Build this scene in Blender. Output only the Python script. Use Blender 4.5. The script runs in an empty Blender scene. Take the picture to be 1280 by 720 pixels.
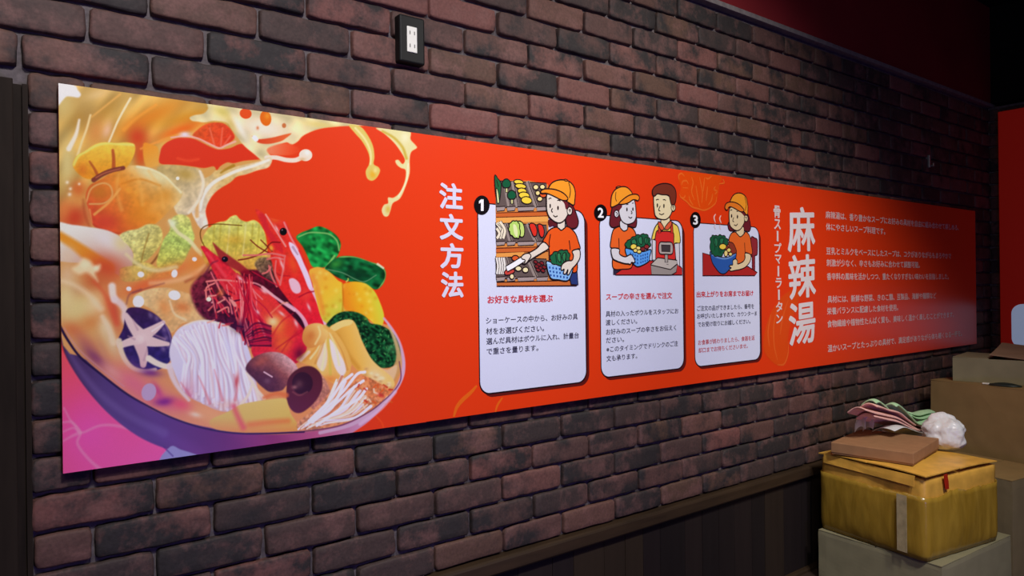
import bpy, bmesh, math, random
import numpy as np
from mathutils import Vector, Matrix, noise
from mathutils.geometry import tessellate_polygon

random.seed(7)
C = bpy.context.scene.collection
SC = bpy.context.scene

# ------------------------------------------------------------------ camera, world, lamps, exposure
ZT, PH, PWD = 1.59, 0.747, 4.364            # poster top height, poster height, poster width (m)
CAM = Vector((-0.13789, -1.60669, 1.18787))
RGT = Vector((0.795804, -0.605437, -0.011931))
DWN = Vector((-0.009501, 0.007217, -0.999929))
FWD = RGT.cross(DWN)
cam_d = bpy.data.cameras.new('camera')
cam_d.sensor_width = 36.0
cam_d.lens = 890.0 / 1280.0 * 36.0
cam_d.clip_start = 0.05
cam = bpy.data.objects.new('camera', cam_d)
C.objects.link(cam)
cam.matrix_world = Matrix(((RGT.x, -DWN.x, -FWD.x, CAM.x), (RGT.y, -DWN.y, -FWD.y, CAM.y),
                           (RGT.z, -DWN.z, -FWD.z, CAM.z), (0, 0, 0, 1)))
SC.camera = cam

w = bpy.data.worlds.new('world'); SC.world = w; w.use_nodes = True
bg = w.node_tree.nodes['Background']
bg.inputs[0].default_value = (0.62, 0.66, 1.0, 1); bg.inputs[1].default_value = 0.012

def lamp_area(name, loc, target, sx, sy, power, col, spread=180):
    d = bpy.data.lights.new(name, 'AREA'); d.shape = 'RECTANGLE'; d.size = sx; d.size_y = sy
    d.energy = power; d.color = col; d.spread = math.radians(spread)
    o = bpy.data.objects.new(name, d); C.objects.link(o); o.location = loc
    o.rotation_euler = (Vector(target) - Vector(loc)).to_track_quat('-Z', 'Y').to_euler()
    return o

def lamp_spot(name, loc, target, power, col, angle, blend, radius):
    d = bpy.data.lights.new(name, 'SPOT'); d.energy = power; d.color = col
    d.spot_size = math.radians(angle); d.spot_blend = blend; d.shadow_soft_size = radius
    o = bpy.data.objects.new(name, d); C.objects.link(o); o.location = loc
    o.rotation_euler = (Vector(target) - Vector(loc)).to_track_quat('-Z', 'Y').to_euler()
    return o

lamp_spot('ceiling_spot_near', (0.15, -1.65, 2.70), (0.12, 0.0, 0.80), 134, (1.0, 0.97, 0.99), 100, 0.9, 0.10)
lamp_spot('ceiling_spot_far', (1.55, -1.60, 2.70), (1.80, 0.0, 0.93), 134, (1.0, 0.95, 0.90), 88, 0.9, 0.10)
lamp_spot('box_fill_spot', (1.75, -2.05, 2.70), (2.95, -0.20, 0.50), 118, (1.0, 0.93, 0.84), 50, 0.9, 0.09)  # added unseen spot, brightens the boxes and the poster's right end
lamp_area('violet_neon_lamp', (0.95, -3.3, 0.05), (0.30, 0.0, 0.85), 1.0, 0.5, 25, (0.27, 0.20, 1.0))
lamp_area('wall_fill_area', (-0.2, -2.0, 2.72), (0.6, 0.0, 0.9), 1.2, 0.5, 14, (1.0, 0.97, 1.0))  # unseen fill light, added to lift the whole wall

SC.view_settings.view_transform = 'Standard'
SC.view_settings.look = 'None'
SC.view_settings.gamma = 1.0
SC.view_settings.use_curve_mapping = False
SC.view_settings.exposure = 0.0
SIGN_E = (0.11, 0.26)                      # the back-lit sign: red face, pale emblem

# ------------------------------------------------------------------ helpers
def lin(c):
    c = np.asarray(c, dtype=float) / 255.0
    return np.where(c <= 0.04045, c / 12.92, ((c + 0.055) / 1.055) ** 2.4)

def l4(c):
    v = lin(c); return (float(v[0]), float(v[1]), float(v[2]), 1.0)

def wall_at(px, py, Y=0.0):
    """point of the wall plane y=Y that the photo shows at (px, py): returns x, z"""
    a = (px - 640.0) / 890.0; b = (py - 360.0) / 890.0
    dx = RGT.x * a + DWN.x * b + FWD.x
    dy = RGT.y * a + DWN.y * b + FWD.y
    dz = RGT.z * a + DWN.z * b + FWD.z
    k = (Y - CAM.y) / dy
    return CAM.x + k * dx, CAM.z + k * dz

def pix_of(x, y, z):
    X = x - CAM.x; Y = y - CAM.y; Z = z - CAM.z
    d = FWD.x * X + FWD.y * Y + FWD.z * Z
    return (640 + 890 * (RGT.x * X + RGT.y * Y + RGT.z * Z) / d,
            360 + 890 * (DWN.x * X + DWN.y * Y + DWN.z * Z) / d)

def tag(o, label=None, cat=None, group=None, kind=None):
    if label: o['label'] = label
    if cat: o['category'] = cat
    if group: o['group'] = group
    if kind: o['kind'] = kind
    return o

def empty(name, loc=(0, 0, 0), rz=0.0, label=None, cat=None, group=None):
    o = bpy.data.objects.new(name, None); C.objects.link(o)
    o.location = loc; o.rotation_euler = (0, 0, rz)
    o.empty_display_size = 0.05
    return tag(o, label, cat, group)

def obj(name, bm_or_me, mat, parent=None, smooth=False, loc=None):
    if isinstance(bm_or_me, bmesh.types.BMesh):
        me = bpy.data.meshes.new(name)
        bmesh.ops.recalc_face_normals(bm_or_me, faces=bm_or_me.faces[:])
        bm_or_me.to_mesh(me); bm_or_me.free()
    else:
        me = bm_or_me
    for m in (mat if isinstance(mat, (list, tuple)) else [mat]):
        me.materials.append(m)
    if smooth:
        me.polygons.foreach_set('use_smooth', [True] * len(me.polygons))
    o = bpy.data.objects.new(name, me); C.objects.link(o)
    if parent: o.parent = parent
    if loc: o.location = loc
    return o

def bx(bm, x0, x1, y0, y1, z0, z1, bev=0.0, seg=2):
    b = bmesh.new()
    bmesh.ops.create_cube(b, size=1.0)
    for v in b.verts:
        v.co = Vector(((x0 + x1) / 2 + v.co.x * (x1 - x0), (y0 + y1) / 2 + v.co.y * (y1 - y0),
                       (z0 + z1) / 2 + v.co.z * (z1 - z0)))
    if bev > 0:
        bmesh.ops.bevel(b, geom=b.edges[:], offset=bev, segments=seg, profile=0.5, affect='EDGES')
    me = bpy.data.meshes.new('t'); b.to_mesh(me); b.free()
    bm.from_mesh(me); bpy.data.meshes.remove(me)
    return bm

def mesh_np(name, V, F):
    me = bpy.data.meshes.new(name); me.from_pydata([tuple(v) for v in V], [], F); me.update()
    return me

# ---- materials
def new_mat(name):
    m = bpy.data.materials.new(name); m.use_nodes = True
    nt = m.node_tree; b = nt.nodes['Principled BSDF']
    return m, nt, b

def node(nt, typ, **kw):
    n = nt.nodes.new(typ)
    for k, v in kw.items(): setattr(n, k, v)
    return n

def plain(name, col, rough=0.6, spec=0.5, nscale=0, namt=0.15, bump=0.0, metal=0.0, stretch=(1, 1, 1)):
    """one colour with a procedural mottle"""
    m, nt, b = new_mat(name)
    b.inputs['Roughness'].default_value = rough
    b.inputs['Specular IOR Level'].default_value = spec
    b.inputs['Metallic'].default_value = metal
    c = l4(col)
    b.inputs['Base Color'].default_value = c
    if nscale:
        tc = node(nt, 'ShaderNodeTexCoord'); mp = node(nt, 'ShaderNodeMapping')
        mp.inputs['Scale'].default_value = stretch
        n = node(nt, 'ShaderNodeTexNoise'); n.inputs['Scale'].default_value = nscale; n.inputs['Detail'].default_value = 6
        r = node(nt, 'ShaderNodeValToRGB')
        r.color_ramp.elements[0].position = 0.3; r.color_ramp.elements[1].position = 0.7
        r.color_ramp.elements[0].color = tuple(x * (1 - namt) for x in c[:3]) + (1,)
        r.color_ramp.elements[1].color = tuple(min(1, x * (1 + namt)) for x in c[:3]) + (1,)
        nt.links.new(tc.outputs['Object'], mp.inputs[0]); nt.links.new(mp.outputs[0], n.inputs['Vector'])
        nt.links.new(n.outputs['Fac'], r.inputs[0]); nt.links.new(r.outputs[0], b.inputs['Base Color'])
        if bump:
            bp = node(nt, 'ShaderNodeBump'); bp.inputs['Strength'].default_value = bump; bp.inputs['Distance'].default_value = 0.004
            nt.links.new(n.outputs['Fac'], bp.inputs['Height']); nt.links.new(bp.outputs[0], b.inputs['Normal'])
    return m

def print_mat(name, rough=0.30, spec=0.4):
    m, nt, b = new_mat(name)
    a = node(nt, 'ShaderNodeAttribute'); a.attribute_name = 'Col'
    n = node(nt, 'ShaderNodeTexNoise'); n.inputs['Scale'].default_value = 700
    mm = node(nt, 'ShaderNodeMapRange'); mm.inputs['To Min'].default_value = 0.93; mm.inputs['To Max'].default_value = 1.07
    mx = node(nt, 'ShaderNodeVectorMath', operation='SCALE')
    tc = node(nt, 'ShaderNodeTexCoord')
    nt.links.new(tc.outputs['Object'], n.inputs['Vector']); nt.links.new(n.outputs['Fac'], mm.inputs[0])
    nt.links.new(a.outputs['Color'], mx.inputs[0]); nt.links.new(mm.outputs[0], mx.inputs['Scale'])
    nt.links.new(mx.outputs[0], b.inputs['Base Color'])
    b.inputs['Roughness'].default_value = rough; b.inputs['Specular IOR Level'].default_value = spec
    return m

M = {}
M['print'] = print_mat('printed_ink')
M['mortar'] = plain('mortar', (96, 88, 88), 0.9, 0.2, 60, 0.3, 0.6)
M['black_plastic'] = plain('black_plastic', (15, 15, 15), 0.5, 0.25, 30, 0.1)
M['ivory'] = plain('ivory_plastic', (226, 224, 214), 0.4, 0.5, 40, 0.03)
M['slot'] = plain('slot_dark', (70, 66, 60), 0.6)
M['red_wall'] = plain('red_painted_wall', (120, 26, 32), 0.7, 0.3, 3, 0.12)
M['grey_strip'] = plain('grey_edge_strip', (120, 112, 110), 0.7, 0.3, 40, 0.2)
M['black_ceiling'] = plain('black_ceiling', (16, 14, 14), 0.9, 0.2, 4, 0.2)
M['dark_wood'] = plain('dark_stained_wood', (52, 38, 24), 0.55, 0.35, 9, 0.3, 0.1, stretch=(0.6, 6, 6))
M['frame_wood'] = plain('door_frame_wood', (38, 30, 24), 0.75, 0.12, 9, 0.25, 0.1, stretch=(6, 6, 0.6))
M['metal'] = plain('dull_metal', (150, 150, 148), 0.45, 0.5, 20, 0.1, metal=0.6)
M['card_grey'] = plain('grey_cardboard', (138, 132, 104), 0.85, 0.2, 14, 0.08, 0.05)
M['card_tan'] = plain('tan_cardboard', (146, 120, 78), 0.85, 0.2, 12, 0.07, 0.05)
M['card_brown'] = plain('brown_cardboard', (156, 116, 82), 0.85, 0.2, 25, 0.08, 0.05)
M['card_dark'] = plain('grey_brown_cardboard', (122, 108, 80), 0.85, 0.2, 12, 0.08, 0.05)  # grey-brown body of the floor box at the right
M['card_inside'] = plain('cardboard_flap', (150, 122, 100), 0.85, 0.2, 12, 0.08, 0.05)
M['red_ink'] = plain('red_ink_tape', (170, 40, 22), 0.35, 0.5, 40, 0.1)
M['pink'] = plain('pink_cloth', (232, 182, 172), 0.85, 0.2, 90, 0.1, 0.2)
M['green'] = plain('green_cloth', (172, 214, 168), 0.85, 0.2, 90, 0.1, 0.2)
M['lilac'] = plain('lilac_card', (130, 112, 120), 0.8, 0.2, 30, 0.1)

# brick
def brick_mat():
    m, nt, b = new_mat('old_red_brick')
    tc = node(nt, 'ShaderNodeTexCoord')
    at = node(nt, 'ShaderNodeAttribute'); at.attribute_name = 'rand'
    ed = node(nt, 'ShaderNodeAttribute'); ed.attribute_name = 'rand2'
    # shift the pattern brick by brick
    off = node(nt, 'ShaderNodeVectorMath', operation='ADD')
    sc = node(nt, 'ShaderNodeVectorMath', operation='SCALE'); sc.inputs[0].default_value = (37, 11, 53)
    nt.links.new(at.outputs['Fac'], sc.inputs['Scale'])
    nt.links.new(tc.outputs['Object'], off.inputs[0]); nt.links.new(sc.outputs[0], off.inputs[1])
    base = node(nt, 'ShaderNodeValToRGB')
    cr = base.color_ramp
    cr.elements[0].position = 0.0; cr.elements[0].color = l4((54, 46, 44))
    cr.elements[1].position = 1.0; cr.elements[1].color = l4((114, 72, 66))
    for p, c in ((0.22, (70, 54, 50)), (0.45, (90, 63, 57)), (0.62, (88, 65, 52)), (0.8, (104, 70, 63))):
        e = cr.elements.new(p); e.color = l4(c)
    nt.links.new(at.outputs['Fac'], base.inputs[0])
    # large soot patches
    n1 = node(nt, 'ShaderNodeTexNoise'); n1.inputs['Scale'].default_value = 7; n1.inputs['Detail'].default_value = 5; n1.inputs['Roughness'].default_value = 0.65
    nt.links.new(off.outputs[0], n1.inputs['Vector'])
    add = node(nt, 'ShaderNodeMath', operation='MULTIPLY_ADD'); add.inputs[1].default_value = 0.22; 
    nt.links.new(ed.outputs['Fac'], add.inputs[0]); nt.links.new(n1.outputs['Fac'], add.inputs[2])
    r1 = node(nt, 'ShaderNodeValToRGB'); r1.color_ramp.elements[0].position = 0.58; r1.color_ramp.elements[1].position = 0.72
    nt.links.new(add.outputs[0], r1.inputs[0])
    mx1 = node(nt, 'ShaderNodeMixRGB'); mx1.inputs['Color2'].default_value = l4((46, 41, 40))
    nt.links.new(r1.outputs[0], mx1.inputs['Fac']); nt.links.new(base.outputs[0], mx1.inputs['Color1'])
    # rosy worn patches
    n2 = node(nt, 'ShaderNodeTexNoise'); n2.inputs['Scale'].default_value = 9; n2.inputs['Detail'].default_value = 7; n2.inputs['Roughness'].default_value = 0.7
    o2 = node(nt, 'ShaderNodeVectorMath', operation='ADD'); o2.inputs[1].default_value = (9.1, 4.4, 2.2)
    nt.links.new(off.outputs[0], o2.inputs[0]); nt.links.new(o2.outputs[0], n2.inputs['Vector'])
    r2 = node(nt, 'ShaderNodeValToRGB'); r2.color_ramp.elements[0].position = 0.50; r2.color_ramp.elements[1].position = 0.64
    nt.links.new(n2.outputs['Fac'], r2.inputs[0])
    f2 = node(nt, 'ShaderNodeMath', operation='MULTIPLY'); f2.inputs[1].default_value = 0.6
    nt.links.new(r2.outputs[0], f2.inputs[0])
    mx2 = node(nt, 'ShaderNodeMixRGB'); mx2.inputs['Color2'].default_value = l4((118, 82, 76))
    nt.links.new(f2.outputs[0], mx2.inputs['Fac']); nt.links.new(mx1.outputs[0], mx2.inputs['Color1'])
    # fine grain
    n3 = node(nt, 'ShaderNodeTexNoise'); n3.inputs['Scale'].default_value = 150; n3.inputs['Detail'].default_value = 4
    nt.links.new(off.outputs[0], n3.inputs['Vector'])
    mr = node(nt, 'ShaderNodeMapRange'); mr.inputs['From Min'].default_value = 0.3; mr.inputs['From Max'].default_value = 0.7
    mr.inputs['To Min'].default_value = 0.82; mr.inputs['To Max'].default_value = 1.18
    nt.links.new(n3.outputs['Fac'], mr.inputs[0])
    ml = node(nt, 'ShaderNodeVectorMath', operation='SCALE')
    nt.links.new(mx2.outputs[0], ml.inputs[0]); nt.links.new(mr.outputs[0], ml.inputs['Scale'])
    nt.links.new(ml.outputs[0], b.inputs['Base Color'])
    bp = node(nt, 'ShaderNodeBump'); bp.inputs['Strength'].default_value = 0.55; bp.inputs['Distance'].default_value = 0.003
    ns = node(nt, 'ShaderNodeTexNoise'); ns.inputs['Scale'].default_value = 60; ns.inputs['Detail'].default_value = 7
    nt.links.new(off.outputs[0], ns.inputs['Vector']); nt.links.new(ns.outputs['Fac'], bp.inputs['Height'])
    nt.links.new(bp.outputs[0], b.inputs['Normal'])
    b.inputs['Roughness'].default_value = 0.72; b.inputs['Specular IOR Level'].default_value = 0.35
    return m
M['brick'] = brick_mat()

def plank_mat():
    m, nt, b = new_mat('wainscot_planks')
    at = node(nt, 'ShaderNodeAttribute'); at.attribute_name = 'rand'
    r = node(nt, 'ShaderNodeValToRGB')
    r.color_ramp.elements[0].color = l4((26, 21, 20)); r.color_ramp.elements[1].color = l4((46, 36, 26))
    e = r.color_ramp.elements.new(0.5); e.color = l4((34, 26, 25))
    tc = node(nt, 'ShaderNodeTexCoord'); mp = node(nt, 'ShaderNodeMapping'); mp.inputs['Scale'].default_value = (40, 40, 3)
    n = node(nt, 'ShaderNodeTexNoise'); n.inputs['Scale'].default_value = 1.0; n.inputs['Detail'].default_value = 6
    mr = node(nt, 'ShaderNodeMapRange'); mr.inputs['To Min'].default_value = 0.7; mr.inputs['To Max'].default_value = 1.3
    s = node(nt, 'ShaderNodeVectorMath', operation='SCALE')
    nt.links.new(at.outputs['Fac'], r.inputs[0]); nt.links.new(tc.outputs['Object'], mp.inputs[0]); nt.links.new(mp.outputs[0], n.inputs['Vector'])
    nt.links.new(n.outputs['Fac'], mr.inputs[0]); nt.links.new(r.outputs[0], s.inputs[0]); nt.links.new(mr.outputs[0], s.inputs['Scale'])
    nt.links.new(s.outputs[0], b.inputs['Base Color'])
    b.inputs['Roughness'].default_value = 0.6; b.inputs['Specular IOR Level'].default_value = 0.25
    return m
M['plank'] = plank_mat()

def float_attr(me, name, vals):
    a = me.attributes.new(name, 'FLOAT', 'POINT'); a.data.foreach_set('value', np.asarray(vals, dtype=np.float32))

# ------------------------------------------------------------------ structure
XR = 4.64                                   # right wall
bm = bmesh.new(); bx(bm, -2.2, XR + 0.1, -4.6, 0.15, -0.05, 0.0)
tag(obj('floor', bm, plain('brown_floor', (58, 44, 36), 0.5, 0.4, 5, 0.2)), kind='structure')
bm = bmesh.new(); bx(bm, -2.2, XR + 0.1, -4.6, 0.15, 2.80, 2.85)
tag(obj('ceiling', bm, M['black_ceiling']), kind='structure')

# brick wall: every brick with worn rounded edges on a recessed bed of mortar, one wall
BY = 0.021
PITCH, COURSE, ROW0, PH0 = 0.2241, 0.0737, 0.765, 0.1640
def make_bricks(name, x_lo, x_hi, rows, to_world, clip_left=None):
    V, F, R1, R2 = [], [], [], []
    es = [0.0, 0.0016, 0.0055]
    for r in rows:
        zc = ROW0 + r * COURSE
        x = PH0 + (0.5 * PITCH if r % 2 else 0.0)
        k0 = math.floor((x_lo - x) / PITCH) - 1
        while x + k0 * PITCH < x_hi:
            a = x + k0 * PITCH; b_ = a + PITCH; k0 += 1
            lo = x_lo
            if clip_left is not None and zc < 1.585: lo = max(lo, clip_left)
            a = max(a, lo - 0.005); b_ = min(b_, x_hi + 0.005)
            if b_ - a < 0.05: continue
            rng = random.random(); rng2 = random.random()
            ga, gb = random.uniform(0.0022, 0.0052), random.uniform(0.0022, 0.0052)
            x0, x1 = a + ga, b_ - gb
            z0 = zc - COURSE / 2 + random.uniform(0.0034, 0.0060); z1 = zc + COURSE / 2 - random.uniform(0.0022, 0.0044)
            tilt = random.uniform(-0.0015, 0.0015); push = random.uniform(-0.0025, 0.0015)
            L = x1 - x0; H = z1 - z0
            us = [e for e in es] + [0.0055 + (L - 0.011) * i / 8 for i in range(1, 8)] + [L - e for e in reversed(es)]
            vs = [e for e in es] + [0.0055 + (H - 0.011) * i / 4 for i in range(1, 4)] + [H - e for e in reversed(es)]
            nu, nv = len(us), len(vs); base = len(V)
            rad = 0.0055
            for j, v in enumerate(vs):
                for i, u in enumerate(us):
                    e = min(u, L - u); f = min(v, H - v)
                    dep = 0.0
                    for d in (e, f):
                        if d < rad: dep += rad - math.sqrt(max(0.0, rad * rad - (rad - d) ** 2))
                    wx = x0 + u; wz = z0 + v
                    p = Vector((wx * 22, r * 3.7, wz * 22)); q = Vector((wx * 70, r * 1.3, wz * 70))
                    n1 = noise.noise(p); n2 = noise.noise(q)
                    # corners lose a little more than edges
                    cx = min(e, f); corner = max(0.0, 0.008 - max(e, f)) * 0.4 if cx < 0.003 else 0.0
                    su = (1 if u < L / 2 else -1); sv = (1 if v < H / 2 else -1)
                    wob = noise.noise(Vector((wx * 35 + 5, r * 2.1, wz * 35))) * 0.0034
                    we = wob if e < 0.003 else 0.0; wf = wob if f < 0.003 else 0.0
                    y = BY + push + tilt * (u / L - 0.5) * 2 + min(dep, 0.012) + n1 * 0.0017 + n2 * 0.0009
                    V.append(to_world(wx + su * (corner + we), y, wz + sv * (corner + wf)))
                    R1.append(rng); R2.append(rng2)
            for j in range(nv - 1):
                for i in range(nu - 1):
                    F.append((base + j * nu + i, base + j * nu + i + 1, base + (j + 1) * nu + i + 1, base + (j + 1) * nu + i))
            ring = [j0 for j0 in range(nu)] + [j * nu + nu - 1 for j in range(1, nv)] + \
                   [(nv - 1) * nu + i for i in range(nu - 2, -1, -1)] + [j * nu for j in range(nv - 2, 0, -1)]
            s0 = len(V)
            for q in ring:
                j, i = divmod(q, nu)
                V.append(to_world(x0 + us[i], BY + 0.024, z0 + vs[j])); R1.append(rng); R2.append(rng2)
            for t in range(len(ring)):
                t2 = (t + 1) % len(ring)
                F.append((base + ring[t2], base + ring[t], s0 + t, s0 + t2))
    nb = len(F)
    return V, F, R1, R2

V, F, R1, R2 = make_bricks('wall_back', -0.75, XR + 0.02, range(-4, 20), lambda x, y, z: (x, y, z), clip_left=-0.046)
nbf = len(F)
def add_quad_box(V, F, R1, R2, x0, x1, y0, y1, z0, z1):
    b = len(V)
    for z in (z0, z1):
        for (x, y) in ((x0, y0), (x1, y0), (x1, y1), (x0, y1)): V.append((x, y, z)); R1.append(0); R2.append(0)
    for f in ((0, 1, 5, 4), (1, 2, 6, 5), (2, 3, 7, 6), (3, 0, 4, 7), (4, 5, 6, 7), (3, 2, 1, 0)): F.append(tuple(b + i for i in f))
add_quad_box(V, F, R1, R2, -2.2, XR + 0.1, BY + 0.0150, 0.15, 0.0, 2.215)
me = mesh_np('wall_back', V, F)
float_attr(me, 'rand', R1); float_attr(me, 'rand2', R2)
wb = obj('wall_back', me, [M['brick'], M['mortar']])
mi = np.zeros(len(F), dtype=np.int32); mi[nbf:] = 1
me.polygons.foreach_set('material_index', mi)
sm = np.ones(len(F), dtype=bool); sm[nbf:] = False
me.polygons.foreach_set('use_smooth', sm)
tag(wb, kind='structure')

# right wall, same brick, and the red painted upper walls
def tw(x, y, z): return (XR + (y - BY) + 0.002, 0.02 - (x - 0.0), z)
V, F, R1, R2 = make_bricks('wall_right', 0.0, 4.4, range(-4, 20), tw)
nbf = len(F)
add_quad_box(V, F, R1, R2, XR + 0.0145, XR + 0.12, -4.6, 0.03, 0.0, 2.215)
me = mesh_np('wall_right', V, F)
float_attr(me, 'rand', R1); float_attr(me, 'rand2', R2)
o = obj('wall_right', me, [M['brick'], M['mortar']])
mi = np.zeros(len(F), dtype=np.int32); mi[nbf:] = 1
me.polygons.foreach_set('material_index', mi)
tag(o, kind='structure')

bm = bmesh.new(); bx(bm, -2.2, XR + 0.1, 0.012, 0.15, 2.235, 2.80)
tag(obj('wall_upper', bm, M['red_wall']), kind='structure')
bm = bmesh.new(); bx(bm, XR + 0.004, XR + 0.12, -4.6, 0.012, 2.235, 2.80)
tag(obj('wall_upper_right', bm, M['black_ceiling']), kind='structure')
bm = bmesh.new(); bx(bm, -2.2, XR + 0.1, 0.004, 0.15, 2.2155, 2.2345, 0.002)
tag(obj('trim_1', bm, M['grey_strip']), kind='structure')

# wainscot: planks, cap rail, skirting
V, F, R1 = [], [], []
x = -0.046
while x < XR:
    wd = random.choice((0.085, 0.11, 0.13, 0.095)); x1 = min(x + wd, XR)
    yy = 0.019 + random.uniform(0, 0.0012); b = len(V); rr = random.random(); g = 0.001
    for (a, y_) in ((x, 0.03), (x + g, yy), (x1 - g, yy), (x1, 0.03)):
        for z in (0.0, 0.41): V.append((a, y_, z)); R1.append(rr)
    for i in range(3): F.append((b + 2 * i, b + 2 * i + 2, b + 2 * i + 3, b + 2 * i + 1))
    x = x1
me = mesh_np('wall_wainscot', V, F); float_attr(me, 'rand', R1)
tag(obj('wall_wainscot', me, M['plank']), kind='structure')
def profile_bar(name, prof, x0, x1, mat):
    bm = bmesh.new()
    a = [bm.verts.new((x0, y, z)) for y, z in prof]; b = [bm.verts.new((x1, y, z)) for y, z in prof]
    n = len(prof)
    for i in range(n): bm.faces.new((a[i], a[(i + 1) % n], b[(i + 1) % n], b[i]))
    bm.faces.new(a); bm.faces.new(list(reversed(b)))
    return tag(obj(name, bm, mat), kind='structure')
profile_bar('trim_2', [(0.04, 0.434), (0.006, 0.434), (-0.001, 0.431), (-0.003, 0.426), (-0.003, 0.396), (0.0, 0.391), (0.019, 0.388), (0.04, 0.388)], -0.046, XR, M['dark_wood'])
profile_bar('baseboard_back', [(0.019, 0.0), (0.0, 0.0), (0.001, 0.008), (0.006, 0.014), (0.019, 0.016)], -0.046, XR, M['dark_wood'])

# dark wooden door frame at the left
bm = bmesh.new()
bx(bm, -0.150, -0.072, -0.012, 0.034, 0.0, 1.585, 0.002)
bx(bm, -0.60, -0.1505, 0.004, 0.034, 0.0, 1.585, 0.002)
bx(bm, -0.0565, -0.0475, 0.022, 0.034, 0.0, 1.585)
bx(bm, -0.0715, -0.057, 0.0305, 0.035, 0.0, 1.585)
tag(obj('trim_3', bm, M['frame_wood']), kind='structure')

# ------------------------------------------------------------------ printed poster
poster = empty('poster_panel', (PWD / 2, 0.0, ZT - PH / 2), 0,
               'long bright orange red printed menu panel with noodle bowl mounted on brick wall', 'poster')
PO = Vector((PWD / 2, 0.0, ZT - PH / 2))
RED = (237, 62, 19)

def color_mesh(name, V, F, cols_per_face, mat, parent, origin=PO):
    """mesh with one ink colour per face"""
    V = [(v[0] - origin.x, v[1] - origin.y, v[2] - origin.z) for v in V]
    me = mesh_np(name, V, F)
    a = me.color_attributes.new('Col', 'FLOAT_COLOR', 'CORNER')
    arr = np.ones((len(me.loops), 4), dtype=np.float32)
    ls = np.zeros(len(me.polygons), dtype=np.int32); lt = np.zeros(len(me.polygons), dtype=np.int32)
    me.polygons.foreach_get('loop_start', ls); me.polygons.foreach_get('loop_total', lt)
    for s, n, c in zip(ls, lt, cols_per_face): arr[s:s + n, :3] = c
    a.data.foreach_set('color', arr.ravel())
    o = obj(name, me, mat, parent)
    return o

def smooth_closed(pts, n=5):
    P = np.asarray(pts, float); N = len(P); out = []
    for i in range(N):
        p0, p1, p2, p3 = P[(i - 1) % N], P[i], P[(i + 1) % N], P[(i + 2) % N]
        for k in range(n):
            t = k / n
            out.append(0.5 * ((2 * p1) + (-p0 + p2) * t + (2 * p0 - 5 * p1 + 4 * p2 - p3) * t * t + (-p0 + 3 * p1 - 3 * p2 + p3) * t ** 3))
    return np.array(out)

def smooth_open(pts, n=6):
    P = np.asarray(pts, float); N = len(P)
    if N < 3: return P
    out = []
    for i in range(N - 1):
        p0 = P[i - 1] if i > 0 else 2 * P[0] - P[1]
        p1, p2 = P[i], P[i + 1]
        p3 = P[i + 2] if i + 2 < N else 2 * P[-1] - P[-2]
        for k in range(n):
            t = k / n
            out.append(0.5 * ((2 * p1) + (-p0 + p2) * t + (2 * p0 - 5 * p1 + 4 * p2 - p3) * t * t + (-p0 + 3 * p1 - 3 * p2 + p3) * t ** 3))
    out.append(P[-1])
    return np.array(out)

class Ink:
    """flat printed shapes laid one over another on the panel face"""
    def __init__(s, y0, step=0.000015, frame=(0, 0, 1.0)):
        s.V, s.F, s.K = [], [], []; s.y = y0; s.step = step; s.f = frame
    def px(s, pts):
        ox, oy, sc = s.f
        return [(ox + p[0] / sc, oy + p[1] / sc) for p in pts]
    def _face(s, wp, col, y):
        b = len(s.V); c = lin(col)
        s.V += [(x, y, z) for x, z in wp]
        for t in tessellate_polygon([[Vector((x, z, 0)) for x, z in wp]]):
            s.F.append(tuple(b + i for i in t)); s.K.append(c)
    def wpoly(s, wp, col):
        s.y -= s.step; s._face(wp, col, s.y)
    def ribbon(s, P, width, col, closed=False, taper=False):
        """P in wall metres"""
        P = np.asarray(P, float); n = len(P)
        if n < 2: return
        s.y -= s.step; c = lin(col)
        T = (np.roll(P, -1, 0) - np.roll(P, 1, 0)) if closed else np.gradient(P, axis=0)
        L = np.hypot(T[:, 0], T[:, 1]); L[L == 0] = 1; T /= L[:, None]
        Nn = np.stack([-T[:, 1], T[:, 0]], 1)
        wv = np.full(n, width / 2.0)
        if taper: wv *= np.sin(np.linspace(0.12, 0.88, n) * math.pi) ** 0.7
        A = P + Nn * wv[:, None]; B = P - Nn * wv[:, None]
        b = len(s.V)
        for i in range(n): s.V += [(A[i, 0], s.y, A[i, 1]), (B[i, 0], s.y, B[i, 1])]
        for i in range(n if closed else n - 1):
            j = (i + 1) % n
            s.F.append((b + 2 * i, b + 2 * j, b + 2 * j + 1, b + 2 * i + 1)); s.K.append(c)
    def poly(s, pts, col, out=None, ow=0.0042, sm=True, n=5):
        q = smooth_closed(pts, n) if sm else np.asarray(pts, float)
        wp = [wall_at(*p) for p in s.px(q)]
        s.wpoly(wp, col)
        if out: s.ribbon(wp, ow, out, closed=True)
        return wp
    def line(s, pts, col, width=0.0042, taper=False, sm=True):
        q = smooth_open(pts) if sm else np.asarray(pts, float)
        s.ribbon([wall_at(*p) for p in s.px(q)], width, col, taper=taper)
    def ell(s, cx, cy, rx, ry, col, out=None, rot=0.0, ow=0.0036):
        c, d = math.cos(rot), math.sin(rot)
        pts = [(cx + rx * math.cos(t) * c - ry * math.sin(t) * d, cy + rx * math.cos(t) * d + ry * math.sin(t) * c)
               for t in np.linspace(0, 2 * math.pi, 25)[:-1]]
        s.poly(pts, col, out, ow, sm=False)
    def build(s, name, parent, origin=PO):
        return color_mesh(name, s.V, s.F, s.K, M['print'], parent, origin)

def round_rect(x0, x1, z0, z1, r, n=8):
    P = []
    for cx, cz, a0 in ((x1 - r, z1 - r, 0), (x0 + r, z1 - r, 90), (x0 + r, z0 + r, 180), (x1 - r, z0 + r, 270)):
        for i in range(n + 1):
            a = math.radians(a0 + 90 * i / n); P.append((cx + r * math.cos(a), cz + r * math.sin(a)))
    return P

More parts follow.
